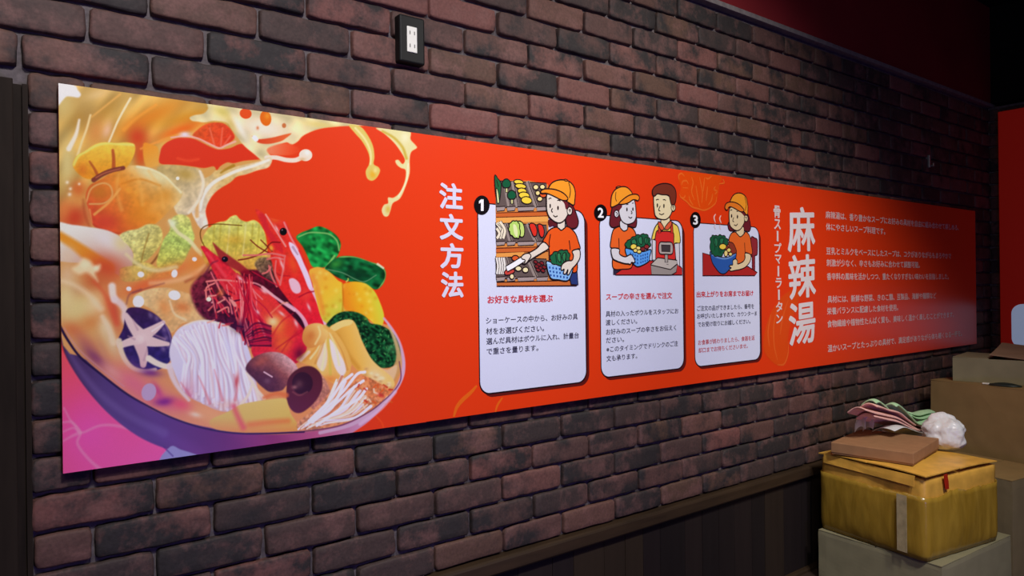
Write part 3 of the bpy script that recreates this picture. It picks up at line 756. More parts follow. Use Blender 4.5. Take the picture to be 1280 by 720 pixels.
# shiitake with the star cut
sh = p.fill([(158, 388), (168, 384), (180, 386), (193, 392), (205, 403), (213, 416), (216, 432), (214, 448), (206, 458), (194, 463), (180, 464), (166, 459), (158, 448), (152, 434), (148, 424), (154, 410)], G((170, 385), (68, 42, 82), (190, 464), (52, 44, 108), nz=0.15, ns=6), 1.2)
for x_, y_ in ((205, 412), (208, 422), (210, 432), (204, 436), (196, 398), (188, 394)): p.blob(x_, y_, 3.4, 5, (150, 128, 166), 0.6, -0.4, clip=sh)
SC_ = (224, 196, 190)
p.line([(157, 394), (166, 408), (176, 420)], 3.4, 8.4, SC_, 1, 1.2); p.line([(204, 403), (192, 412), (176, 422)], 2.6, 8.4, SC_, 1, 1.2); p.line([(210, 430), (194, 428), (176, 424)], 2.4, 8.4, SC_, 1, 1.2)
p.line([(179, 456), (179, 444), (174, 426)], 3.8, 8.4, (218, 184, 182), 1, 1.2); p.line([(150, 432), (160, 428), (174, 424)], 3.6, 6.0, SC_, 1, 1.2)
p.blob(176, 423, 9, 7, (236, 214, 206), 0.8); p.line([(204, 405), (190, 414)], 1, 1, (240, 224, 220), 0.7)
for a_ in ([(166, 400), (172, 412)], [(192, 418), (206, 424)], [(184, 436), (180, 450)], [(160, 420), (168, 424)]): p.line(a_, 0.8, 1.4, (188, 150, 160), 0.6, 1.4)
p.line([(196, 392), (208, 408), (214, 428), (212, 446)], 1.0, 1.0, (176, 150, 186), 0.55, 1.2, clip=sh)
p.line([(149, 426), (152, 440), (158, 452), (168, 461), (182, 464), (194, 462)], 3.4, 2.2, (228, 208, 176), 0.95, 1.5)
# pink-purple broth below it
p.blob(165, 478, 40, 20, (220, 118, 132), 0.9, 0.55, clip=inm); p.blob(200, 500, 36, 14, (216, 108, 128), 0.85, 0.45, clip=inm); p.blob(188, 466, 16, 6, (120, 56, 124), 0.85, 0.1, clip=inm)
p.blob(206, 502, 14, 6, (120, 38, 128), 0.9, -0.1, clip=inm); p.blob(228, 506, 16, 8, (226, 78, 106), 0.85, 0.3, clip=inm); p.blob(197, 488, 5, 14, (190, 70, 130), 0.7, -0.5, clip=inm)
p.blob(186, 490, 9, 11, (190, 166, 194), 0.95, 0.3, 0.1, clip=inm); p.blob(140, 464, 18, 8, (224, 160, 150), 0.7, 0.7, clip=inm)
p.line([(186, 448), (196, 454), (208, 458), (216, 456)], 4.0, 3.0, (232, 218, 198), 1, 1.3); p.line([(212, 458), (216, 472), (224, 486), (236, 500)], 4.0, 2.0, (226, 210, 210), 0.9, 1.8)
p.blob(245, 518, 9, 4, (238, 228, 214), 0.9, 0.2); p.blob(258, 514, 30, 10, (232, 168, 108), 0.75, 0.2, clip=inm); p.blob(290, 526, 40, 9, (232, 184, 110), 0.7, 0.1, clip=inm)
# dark shell and leg tangle beneath the prawns
p.fill([(238, 362), (250, 345), (268, 335), (290, 340), (318, 368), (330, 400), (326, 432), (308, 432), (288, 412), (262, 402), (246, 388)], G((245, 350), (122, 44, 56), (310, 425), (66, 18, 52), nz=0.4, ns=5), 3)
p.fill([(300, 340), (330, 338), (348, 346), (364, 366), (384, 392), (404, 414), (384, 424), (356, 400), (320, 366)], G((320, 345), (104, 20, 44), (385, 410), (56, 14, 36), nz=0.3, ns=6), 2)
# noodles
nd = p.fill([(212, 446), (214, 428), (222, 412), (238, 403), (254, 400), (270, 402), (286, 408), (300, 418), (308, 430), (313, 444), (318, 462), (322, 486), (328, 504), (304, 514), (276, 514), (252, 504), (234, 494), (222, 476)], G((250, 405), (222, 214, 222), (280, 512), (214, 180, 176), 0.6, (212, 206, 226)), 1.3)
rn = np.random.RandomState(11)
order = list(range(52)); rn.shuffle(order)
for i in order:
    t = -0.05 + 1.05 * i / 51.0 + rn.uniform(-0.02, 0.02)
    x0_ = 216 + 86 * t; y0_ = 420 - 20 * math.sin(max(0, t) * math.pi * 0.75) + rn.uniform(-2, 8)
    x3_ = 236 + 90 * t + rn.uniform(-8, 8); y3_ = 488 + 24 * math.sin(min(1, max(0, t) * 1.4) * math.pi / 2) + rn.uniform(-8, 4)
    sw = rn.uniform(-5, 5)
    x1_ = x0_ + (x3_ - x0_) * 0.30 + 10 - 14 * t + sw; y1_ = y0_ + (y3_ - y0_) * 0.33
    x2_ = x0_ + (x3_ - x0_) * 0.70 + 8 - 10 * t - sw * 0.5; y2_ = y0_ + (y3_ - y0_) * 0.66
    P4 = [(x0_, y0_), (x1_, y1_), (x2_, y2_), (x3_, y3_)]
    low = [(206, 160, 164), (188, 160, 176), (196, 172, 184)][i % 3]
    p.line([(x + 1.6, y + 0.4) for x, y in P4], 1.2, 2.0, low, 0.5, 1.6, clip=nd)
    p.line(P4, 1.4, 1.9, [(238, 234, 240), (226, 222, 238), (236, 226, 226), (220, 218, 238)][i % 4], 0.85, 1.3, clip=nd)
    p.line([(x - 0.4, y) for x, y in P4], 0.3, 0.5, (248, 246, 250), 0.6, 0.9, clip=nd)
p.blob(288, 434, 18, 16, (214, 216, 246), 0.35, clip=nd); p.blob(236, 484, 16, 14, (214, 150, 160), 0.4, clip=nd); p.blob(290, 506, 26, 8, (222, 160, 130), 0.45, clip=nd)
for a_ in ([(226, 478), (234, 490), (240, 500)], [(248, 470), (256, 488), (262, 504)], [(268, 462), (274, 484), (278, 500)], [(292, 468), (296, 486), (294, 500)]): p.line(a_, 0.6, 2.0, (214, 112, 112), 0.55, 1.6, clip=nd)
p.blob(296, 476, 3, 10, (196, 70, 70), 0.8, 0.1, clip=nd); p.blob(236, 492, 5, 9, (206, 100, 130), 0.5, -0.5, clip=nd)
p.line([(230, 407), (246, 401), (264, 402), (282, 407), (298, 417)], 1.0, 1.0, (238, 226, 196), 0.8, 1.2, clip=nd)
for a_ in ([(308, 466), (318, 482), (324, 500)], [(312, 474), (322, 488), (330, 498)], [(316, 478), (310, 494), (300, 508)]): p.line(a_, 1.2, 2.2, (236, 218, 196), 0.9, 1.2)
# right prawn
pr2 = p.fill([(319, 262), (326, 264), (334, 270), (345, 274), (357, 277), (364, 292), (374, 308), (382, 328), (390, 350), (398, 376), (405, 396), (407, 412), (398, 416), (386, 410), (374, 392), (358, 372), (344, 352), (338, 334), (338, 312), (334, 296), (326, 280)], G((330, 270), (220, 62, 52), (395, 400), (226, 44, 60), 0.5, (226, 58, 48), nz=0.08, ns=5), 1.1)
p.blob(344, 273, 9, 7, (232, 96, 44), 0.9, clip=pr2); p.blob(366, 330, 6, 16, (236, 96, 48), 0.7, -0.3, clip=pr2); p.blob(382, 368, 8, 10, (234, 84, 66), 0.6, clip=pr2)
p.fill([(324, 268), (331, 270), (338, 288), (350, 304), (354, 316), (346, 312), (338, 300), (330, 286)], (206, 48, 56), 1.5, 0.8)
p.line([(332, 268), (342, 284), (354, 303), (357, 308)], 1.0, 1.0, (246, 170, 160), 0.8, 0.9); p.line([(355, 278), (363, 296), (372, 312)], 1.0, 1.2, (240, 150, 150), 0.8, 0.9)
p.fill([(361, 303), (368, 306), (374, 316), (380, 330), (387, 346), (391, 362), (386, 361), (379, 344), (371, 326), (364, 314)], (228, 206, 224), 1.0); p.line([(366, 309), (372, 318)], 1.6, 1.0, (150, 110, 130), 0.5, 1)
p.line([(391, 362), (398, 378), (403, 394), (407, 408)], 2.6, 1.6, (226, 186, 206), 1, 1.0)
p.fill([(361, 350), (367, 348), (374, 354), (376, 364), (370, 367), (364, 362)], (236, 194, 206), 1.2, 0.95)
p.line([(374, 371), (384, 366), (393, 364)], 0.9, 0.9, (170, 26, 50), 0.8, 1.0); p.line([(362, 345), (350, 344), (344, 340)], 0.8, 0.8, (160, 30, 48), 0.5, 1.0)
p.blob(354, 289.5, 4.6, 4.8, (22, 14, 22), 1, 0, 0.6); p.blob(352.6, 287.5, 1.1, 1.1, (170, 150, 160), 0.9)
for a_ in ([(313, 300), (322, 308), (332, 314), (340, 318)], [(326, 300), (334, 308), (340, 314)], [(336, 306), (332, 312), (322, 319), (310, 323), (298, 325)], [(350, 303), (340, 303), (335, 308)]): p.line(a_, 0.7, 0.9, (120, 26, 24), 0.9, 0.8)
p.fill([(318, 330), (326, 322), (338, 324), (342, 340), (346, 358), (336, 352), (324, 340)], G((318, 328), (140, 116, 80), (344, 356), (70, 34, 46), nz=0.4, ns=4), 1.4)
for a_ in ([(304, 319), (320, 319), (340, 317), (356, 320)], [(356, 320), (354, 336), (350, 356)], [(334, 324), (344, 322), (354, 324)], [(345, 326), (344, 342), (350, 354)], [(336, 332), (340, 346), (346, 358)], [(328, 342), (334, 340), (338, 334)]): p.line(a_, 1.0, 1.3, (222, 116, 110), 0.95, 0.8)
p.blob(339, 310, 3, 4.5, (240, 180, 70), 0.9, -0.4)
# left prawn
pr1 = p.fill([(251, 309), (256, 308), (266, 316), (280, 326), (294, 340), (306, 352), (322, 358), (338, 368), (352, 382), (366, 396), (378, 410), (384, 424), (382, 440), (374, 452), (356, 458), (338, 460), (322, 452), (314, 438), (318, 420), (312, 402), (300, 388), (288, 372), (276, 356), (266, 338), (258, 322)], G((260, 315), (216, 46, 62), (375, 450), (214, 40, 62), 0.5, (222, 60, 60), nz=0.10, ns=5), 1.1)
p.blob(346, 406, 20, 16, (236, 130, 54), 0.95, 0.6, clip=pr1); p.blob(341, 402, 9, 8, (246, 216, 160), 0.9, 0.3, clip=pr1); p.blob(354, 430, 13, 16, (232, 120, 46), 0.8, 0.5, clip=pr1); p.blob(362, 412, 9, 12, (228, 70, 50), 0.8, clip=pr1)
p.blob(330, 380, 14, 12, (226, 72, 56), 0.7, 0.6, clip=pr1); p.blob(330, 450, 14, 8, (206, 40, 90), 0.8, clip=pr1); p.blob(372, 436, 8, 14, (216, 44, 66), 0.7, clip=pr1)
p.line([(328, 359), (342, 370), (356, 380), (368, 388)], 1.6, 1.6, (242, 184, 190), 0.9, 0.9); p.line([(358, 379), (370, 388), (380, 400), (386, 416)], 1.6, 2.6, (236, 180, 196), 0.9, 1.0)
p.line([(310, 352), (324, 356), (340, 368)], 0.9, 1.0, (244, 170, 170), 0.8, 0.9); p.line([(338, 392), (352, 380), (360, 378)], 0.9, 0.9, (244, 160, 120), 0.6, 1.2); p.line([(345, 436), (362, 424), (378, 414)], 0.9, 0.9, (190, 30, 50), 0.6, 1.2)
p.fill([(266, 303), (276, 312), (290, 322), (304, 332), (316, 344), (304, 342), (288, 334), (276, 326), (270, 314)], (150, 26, 46), 1.4, 0.8)
p.line([(258, 316), (268, 328), (282, 346)], 1.4, 2.0, (238, 84, 92), 0.7, 1.6, clip=pr1)
p.blob(281, 324, 4.0, 3.6, (26, 14, 30), 1, 0, 0.5); p.blob(280, 323.2, 1.0, 1.0, (170, 160, 190), 0.9)
p.line([(256, 344), (264, 330), (272, 326)], 1.4, 0.8, (110, 40, 66), 0.6, 1.4)
for i in range(26):
    a0 = rn.uniform(258, 318); b0 = rn.uniform(338, 372)
    ang = rn.uniform(0.5, 1.4); Ln = rn.uniform(18, 44)
    p.line([(a0, b0), (a0 + Ln * .5 * math.cos(ang) + rn.uniform(-3, 3), b0 + Ln * .5 * math.sin(ang)), (a0 + Ln * math.cos(ang), b0 + Ln * math.sin(ang))], 0.7, 0.9,
           [(226, 66, 78), (244, 130, 130), (120, 20, 46), (196, 36, 62)][i % 4], 0.85, 0.8)
for a_ in ([(258, 352), (276, 350), (298, 352), (316, 354)], [(258, 374), (258, 360), (268, 354)], [(290, 372), (296, 384), (294, 390)], [(272, 390), (284, 384), (286, 390)]): p.line(a_, 1.1, 1.1, (244, 140, 130), 0.9, 0.8)
for i in range(30):
    a0 = rn.uniform(290, 318); b0 = rn.uniform(342, 366); e0 = rn.uniform(296, 336); e1 = rn.uniform(396, 432)
    p.line([(a0, b0), (a0 + (e0 - a0) * .3 + rn.uniform(-4, 4), b0 + (e1 - b0) * .5), (e0, e1)], 0.6, 1.2, [(232, 70, 76), (206, 34, 58), (246, 140, 136), (150, 20, 52)][i % 4], 0.85, 0.8)
for i in range(14):
    a0 = rn.uniform(258, 300); b0 = rn.uniform(360, 410); an = rn.uniform(0, 3.1)
    p.line([(a0, b0), (a0 + 9 * math.cos(an), b0 + 7 * math.sin(an))], 0.8, 1.2, [(232, 120, 110), (200, 60, 70), (60, 14, 44), (244, 170, 150)][i % 4], 0.8, 0.8)
p.blob(261, 374, 3, 2.8, (255, 236, 206), 1, 0, 0.4); p.blob(265, 378, 1.4, 1.4, (244, 190, 180), 0.9); p.fill([(287, 374), (292, 376), (296, 382), (292, 383)], (240, 150, 140), 0.9)
p.blob(276, 366, 5, 7, (214, 120, 70), 0.7)
for i in range(9):
    p.line([(306 + i, 416 + 2 * i), (320 + 2 * i, 404 + 3.5 * i), (338, 408 + 3 * i)], 1.0, 1.6, [(110, 18, 56), (176, 30, 70), (84, 16, 50)][i % 3], 0.85, 0.9)
p.blob(300, 408, 12, 10, (66, 22, 60), 0.7)
for x_, y_, rx_, ry_, ro_ in ((330, 364, 6, 2.4, 0.6), (322, 390, 4, 2, 1.0), (352, 392, 6, 2, 0.7), (370, 404, 2.4, 6, -0.4), (300, 348, 6, 2, 0.7), (352, 330, 2, 8, -0.35), (386, 384, 2, 6, -0.4), (346, 286, 1.6, 6, -0.5)):
    p.blob(x_, y_, rx_, ry_, (252, 214, 214), 0.75, ro_)
p.line([(366, 392), (352, 402), (340, 420)], 0.8, 1.0, (196, 30, 50), 0.6, 1.4); p.line([(380, 410), (366, 420), (352, 440)], 0.8, 1.0, (190, 30, 50), 0.5, 1.4)
# green leaves
lf = p.fill([(370, 297), (376, 291), (386, 287), (396, 283), (404, 284), (414, 289), (422, 296), (426, 305), (424, 315), (419, 324), (411, 332), (400, 335), (390, 333), (384, 320), (378, 308)], lambda X, Y, sl: np.clip(np.array((34, 136, 66)) / 255.0 * (0.6 + 0.8 * p.noise(5, 4, 0.5, 5, sl)[..., None]), 0, 1), 1.2)
p.line([(373, 296), (386, 291), (400, 291), (412, 293), (421, 301), (424, 313)], 0.9, 1.0, (140, 190, 110), 0.85, 0.9, clip=lf); p.line([(418, 320), (410, 331), (404, 338)], 1.4, 0.9, (150, 200, 110), 0.8, 1.0)
lf2 = p.fill([(406, 336), (414, 327), (424, 321), (436, 320), (448, 322), (462, 327), (474, 331), (481, 337), (482, 346), (478, 356), (470, 362), (460, 358), (448, 354), (436, 352), (424, 348), (414, 342)], lambda X, Y, sl: np.clip(np.array((24, 92, 52)) / 255.0 * (0.55 + 0.9 * p.noise(6, 4, 0.3, 6, sl)[..., None]), 0, 1), 1.2)
p.blob(420, 330, 10, 6, (70, 160, 70), 0.8, -0.3, clip=lf2); p.blob(445, 344, 22, 7, (14, 58, 40), 0.7, 0.15, clip=lf2)
p.line([(424, 321), (444, 321), (464, 327), (480, 336), (482, 348), (474, 361)], 1.0, 1.4, (150, 200, 110), 0.85, 1.0, clip=lf2); p.line([(472, 330), (479, 335)], 1.4, 1.2, (226, 226, 200), 0.8, 1)
p.line([(410, 337), (428, 341), (444, 349), (456, 352), (470, 344)], 0.8, 0.6, (110, 150, 110), 0.8, 0.8)
# corn
for pts, seed_ in (([(386, 340), (391, 335), (400, 334), (412, 340), (422, 350), (428, 354), (432, 364), (430, 378), (430, 392), (422, 402), (410, 404), (402, 398), (396, 378), (391, 356)], 1),
                   ([(428, 358), (436, 353), (446, 352), (458, 355), (468, 364), (475, 378), (480, 394), (478, 406), (471, 408), (462, 400), (450, 394), (438, 391), (430, 386)], 2)):
    cn = p.fill(pts, G((395, 345), (236, 176, 70), (430, 380), (206, 204, 76), 0.5, (238, 190, 62)) if seed_ == 1 else G((430, 380), (236, 140, 40), (470, 370), (212, 206, 70), 0.5, (242, 178, 46)), 1.2)
    for i in range(60):
        x_ = rn.uniform(388, 480); y_ = rn.uniform(336, 406)
        p.blob(x_, y_, 3.2, 3.2, (252, 226, 120) if i % 2 else (206, 140, 34), 0.42, clip=cn)
p.line([(391, 345), (398, 366), (404, 392)], 3.0, 3.0, (236, 130, 60), 0.5, 3.0); p.line([(428, 354), (429, 372), (428, 390)], 1.0, 1.2, (190, 120, 30), 0.6, 1.2); p.line([(433, 352), (435, 350), (435, 348)], 1, .6, (196, 206, 100), .9)
# broccoli
bc = p.fill([(408, 408), (414, 398), (424, 391), (436, 389), (448, 391), (458, 397), (463, 404), (474, 406), (486, 412), (496, 422), (500, 434), (500, 448), (493, 457), (482, 460), (470, 458), (462, 446), (452, 426), (440, 412), (424, 410)], lambda X, Y, sl: np.clip(np.array((34, 92, 54)) / 255.0 * (0.35 + 1.0 * p.noise(3.2, 2.4, 0.6, 2, sl)[..., None]), 0, 1), 1.2)
for i in range(150):
    x_ = rn.uniform(410, 500); y_ = rn.uniform(390, 460)
    p.line([(x_, y_), (x_ + rn.uniform(-2.4, 2.4), y_ + rn.uniform(-2.4, 2.4))], 0.5, 0.5, [(110, 170, 100), (60, 140, 74), (12, 44, 32)][i % 3], 0.75, 0.7, clip=bc)
p.blob(458, 398, 4, 3, (140, 190, 80), 0.6, clip=bc); p.blob(490, 436, 7, 9, (120, 180, 120), 0.4, clip=bc)
# rim interior at the right, glass lip
p.fill([(484, 404), (493, 418), (499, 434), (502, 452), (498, 470), (486, 484), (484, 470), (494, 452), (494, 434)], G((495, 420), (196, 176, 130), (490, 480), (206, 150, 90)), 1.6, 0.95)
p.fill([(470, 459), (484, 462), (496, 456), (494, 470), (486, 482), (474, 474)], (224, 190, 150), 1.5, 0.9)
# beancurd roll
tb_ = p.fill([(412, 411), (418, 405), (430, 400), (440, 400), (446, 408), (454, 430), (464, 448), (476, 460), (490, 472), (493, 482), (484, 488), (472, 482), (458, 472), (446, 462), (436, 450), (424, 430)], G((420, 420), (214, 160, 72), (452, 410), (234, 196, 118), 0.5, (232, 182, 88)), 1.2)
p.fill([(412, 411), (418, 405), (430, 400), (441, 401), (438, 406), (428, 409), (418, 414)], (240, 208, 132), 1.0, 0.95)
p.line([(422, 420), (434, 442), (448, 460)], 2.6, 2.6, (206, 142, 54), 0.6, 3, clip=tb_); p.blob(470, 470, 14, 9, (230, 206, 160), 0.85, 0.6, clip=tb_)
for i in range(16):
    x_ = rn.uniform(456, 490); y_ = 462 + (x_ - 456) * 0.62 + rn.uniform(-4, 8); p.blob(x_, y_, 3, 2.2, (238, 220, 178) if i % 2 else (206, 160, 104), 0.8)
# dumpling
dp = p.fill([(370, 450), (384, 438), (394, 426), (404, 414), (414, 412), (424, 422), (433, 438), (438, 454), (437, 466), (428, 476), (418, 480), (404, 470), (390, 458)], G((380, 450), (226, 168, 88), (430, 470), (232, 176, 96), 0.5, (234, 192, 108)), 1.2)
p.fill([(411, 424), (418, 430), (426, 444), (433, 460), (428, 470), (420, 462), (414, 444)], (232, 222, 220), 1.4, 0.95, clip=dp); p.fill([(405, 428), (409, 440), (408, 456), (403, 464), (396, 456), (398, 442)], (234, 216, 196), 1.6, 0.9, clip=dp)
p.line([(410, 424), (412, 446), (413, 468)], 1.4, 2.0, (216, 190, 90), 0.9, 1.3, clip=dp); p.line([(404, 424), (392, 440), (380, 450)], 1.6, 2.4, (222, 156, 70), 0.8, 1.6, clip=dp); p.blob(412, 474, 12, 6, (226, 136, 66), 0.7, clip=dp); p.line([(386, 440), (380, 446), (376, 450)], 2, 2, (236, 214, 190), .8, 1.2)
for a_ in ([(404, 414), (398, 434), (388, 448)], [(412, 416), (420, 436), (424, 456)], [(408, 414), (406, 440), (402, 462)]): p.line(a_, 0.8, 1.4, (250, 226, 170), 0.75, 1.2, clip=dp)
for a_ in ([(407, 416), (402, 436), (394, 454)], [(416, 418), (428, 440), (434, 462)]): p.line(a_, 0.8, 1.4, (206, 140, 62), 0.6, 1.2, clip=dp)
kn = p.fill([(379, 414), (384, 407), (393, 404), (402, 405), (409, 411), (410, 420), (404, 428), (394, 434), (384, 434), (378, 425)], G((382, 425), (214, 142, 72), (406, 408), (236, 200, 122)), 1.1)
p.blob(388, 420, 6, 8, (206, 120, 60), 0.75, 0.5, clip=kn); p.line([(398, 408), (400, 418), (394, 430)], 1.2, 1.2, (242, 214, 148), 0.8, 1.2, clip=kn)
p.line([(406, 408), (420, 420), (432, 440), (437, 456)], 2.4, 2.6, (226, 178, 92), 0.85, 1.4)
p.blob(374, 442, 7, 10, (90, 20, 50), 0.75, 0.3)
# brown mushrooms
m1 = p.fill([(307, 462), (312, 451), (322, 444), (336, 440), (350, 441), (361, 447), (370, 456), (373, 466), (368, 476), (358, 482), (352, 488), (338, 490), (328, 484), (318, 474)], G((330, 480), (92, 52, 62), (360, 446), (222, 180, 180), 0.55, (150, 88, 84), nz=0.12, ns=4), 1.2)
p.blob(336, 474, 16, 10, (88, 50, 66), 0.8, 0.3, clip=m1); p.line([(330, 465), (335, 468), (340, 471)], 0.9, 0.9, (236, 196, 206), 0.9, 0.7); p.blob(334, 476, 5, 4, (130, 92, 108), 0.7); p.blob(326, 452, 12, 6, (190, 100, 80), 0.6, -0.5, clip=m1)
p.fill([(396, 466), (406, 474), (412, 486), (414, 498), (404, 506), (392, 512), (386, 500)], G((396, 470), (206, 150, 124), (410, 505), (190, 120, 104), nz=0.15, ns=4), 1.4)
m2 = p.fill([(358, 488), (360, 474), (368, 464), (380, 458), (392, 459), (401, 468), (403, 482), (398, 496), (388, 508), (376, 516), (366, 514), (359, 503)], G((370, 465), (92, 44, 48), (385, 512), (104, 48, 62)), 1.2)
p.blob(378, 479, 13, 14, (62, 32, 40), 0.95, 0, 0.1, clip=m2); p.blob(374, 480, 6, 6, (116, 78, 84), 0.7); p.line([(366, 490), (374, 494), (384, 490)], 1, 1, (150, 90, 90), 0.6, 1.2); p.blob(368, 484, 4, 3, (190, 130, 130), .7)
# beancurd sheet, orange band
bs = p.fill([(286, 514), (300, 506), (318, 502), (338, 499), (356, 498), (360, 506), (364, 518), (372, 530), (374, 540), (340, 543), (300, 541), (270, 537), (262, 526)], G((320, 500), (222, 194, 106), (320, 540), (224, 150, 70), 0.55, (218, 186, 92)), 1.3)
p.line([(312, 531), (335, 528), (360, 526)], 3.2, 3.0, (226, 124, 54), 0.75, 4.0, clip=bs); p.line([(292, 508), (297, 520), (304, 534)], 3.0, 3.4, (222, 80, 96), 0.7, 4.0); p.line([(330, 497), (345, 492), (358, 494)], 2, 3, (222, 120, 60), 0.8, 2)
# enoki fan at the lower right
p.fill([(372, 528), (388, 515), (404, 500), (416, 486), (434, 470), (456, 470), (480, 482), (490, 490), (478, 504), (452, 520), (420, 532), (388, 539), (374, 538)], G((380, 530), (222, 152, 110), (480, 485), (222, 134, 86), nz=0.25, ns=5), 1.6)
for i in range(30):
    t = i / 29.0
    e0 = (374 + 34 * t + rn.uniform(-3, 3), 536 - 6 * t + rn.uniform(-3, 3) - 4 * t); e1 = (420 + 60 * t * 0.75 + rn.uniform(-6, 6), 472 + 34 * t + rn.uniform(-5, 5))
    md = (e0[0] + (e1[0] - e0[0]) * .55 + 4, e0[1] + (e1[1] - e0[1]) * .5 + 5)
    p.line([e0, md, e1], 0.8, 1.8 if i % 3 else 1.1, [(244, 232, 226), (226, 222, 240), (206, 130, 96), (238, 210, 184)][i % 4], 0.9, 0.8)
for a_ in ([(382, 532), (410, 508), (430, 488), (446, 468), (456, 465)], [(390, 528), (420, 504), (440, 486), (454, 476)], [(386, 526), (412, 500), (428, 478), (440, 468)], [(396, 532), (424, 512), (446, 500), (458, 486)]): p.line(a_, 1.6, 1.8, (238, 230, 240), 0.95, 0.8)
for i in range(26):
    x_ = rn.uniform(446, 488); y_ = rn.uniform(482, 512) - (x_ - 446) * 0.25
    p.line([(x_, y_), (x_ + rn.uniform(-5, 5), y_ + rn.uniform(-4, 4))], 0.9, 1.2, [(240, 210, 180), (216, 100, 50), (236, 160, 120), (200, 70, 50)][i % 4], 0.85, 0.8)
p.blob(476, 494, 5, 3, (190, 40, 50), 0.7, 0.4)
# rim lines and glass lip
p.line([(480, 398), (490, 411), (498, 425), (503, 440), (505, 456), (502, 472), (494, 488), (480, 503), (462, 518), (436, 532), (400, 541)], 1.4, 2.2, (206, 172, 196), 0.9, 1.1)
p.line([(499, 452), (501, 473), (492, 489), (478, 502), (461, 515), (428, 531), (390, 538), (350, 541), (310, 542)], 0.7, 0.9, (120, 70, 100), 0.9, 0.8)
p.line([(73, 404), (84, 424), (100, 446), (124, 466), (155, 490), (180, 505), (212, 521), (250, 534), (290, 541), (330, 542), (380, 540)], 1.7, 0.8, (44, 26, 62), 0.98, 0.9)
p.line([(80, 410), (98, 436), (124, 459), (155, 483)], 0.8, 0.8, (206, 150, 170), 0.5, 1.2)
p.line([(450, 530), (475, 512), (494, 490)], 2.0, 2.2, (222, 190, 216), 0.7, 1.4)

# printing curve: a little more contrast and colour
_red = np.array(RED) / 255.0
_d = np.abs(P_.C - _red).max(-1, keepdims=True); _k = np.clip(_d / 0.12, 0, 1)
_g = P_.C.mean(-1, keepdims=True)
_c2 = _g + (P_.C - _g) * 1.0
_c2 = np.clip(0.5 + (_c2 - 0.5) * 1.16 + 0.0, 0.02, 0.97)
P_.C = P_.C * (1 - _k) + _c2 * _k
def grid_mesh(P, name, parent, y):
    nx, nz = P.nx, P.nz; n = nx * nz
    V = np.stack([P.GX.ravel() - PO.x, np.full(n, y), P.GZ.ravel() - PO.z], 1).astype(np.float32)
    me = bpy.data.meshes.new(name)
    me.vertices.add(n); me.vertices.foreach_set('co', V.ravel())
    i = np.arange(nx - 1)[None, :] + (np.arange(nz - 1) * nx)[:, None]
    Q = np.stack([i, i + 1, i + 1 + nx, i + nx], -1).reshape(-1, 4).astype(np.int32)
    m = len(Q)
    me.loops.add(m * 4); me.loops.foreach_set('vertex_index', Q.ravel())
    me.polygons.add(m); me.polygons.foreach_set('loop_start', np.arange(0, m * 4, 4, dtype=np.int32))
    me.update(calc_edges=True)
    a = me.color_attributes.new('Col', 'FLOAT_COLOR', 'POINT')
    arr = np.ones((n, 4), dtype=np.float32); arr[:, :3] = lin(np.clip(P.C.reshape(-1, 3), 0, 1) * 255.0)
    a.data.foreach_set('color', arr.ravel())
    return obj(name, me, M['print'], parent)
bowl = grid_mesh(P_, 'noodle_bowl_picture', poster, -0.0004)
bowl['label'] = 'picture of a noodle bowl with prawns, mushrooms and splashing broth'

# ---- lettering
_glyph_cache = {}
def glyphs(txt, bold):
    """flat letter outlines of a line of text: 2D points, faces, x extent"""
    key = (txt, bold)
    if key in _glyph_cache: return _glyph_cache[key]
    if bold > 0:
        V, F = glyphs(txt, 0.0)
        VV, FF = [np.column_stack([V, np.zeros(len(V))])], list(F); n = len(V)
        k = 8 if bold > 0.012 else 4
        for i in range(k):
            d = 2 * math.pi * (i + 0.5) / k
            VV.append(np.column_stack([V + np.array([math.cos(d), math.sin(d)]) * bold, np.full(n, i + 1.0)])); FF += [tuple(q + n * (i + 1) for q in f) for f in F]
        _glyph_cache[key] = (np.concatenate(VV), FF)
        return _glyph_cache[key]
    cu = bpy.data.curves.new('line', 'FONT'); cu.body = txt; cu.size = 1.0
    cu.resolution_u = 3; cu.fill_mode = 'FRONT'
    o = bpy.data.objects.new('line', cu); C.objects.link(o)
    dg = bpy.context.evaluated_depsgraph_get()
    me = bpy.data.meshes.new_from_object(o.evaluated_get(dg))
    V = np.array([(v.co.x, v.co.y) for v in me.vertices]); F = [tuple(q.vertices) for q in me.polygons]
    bpy.data.objects.remove(o); bpy.data.curves.remove(cu); bpy.data.meshes.remove(me)
    _glyph_cache[key] = (V, F)
    return V, F

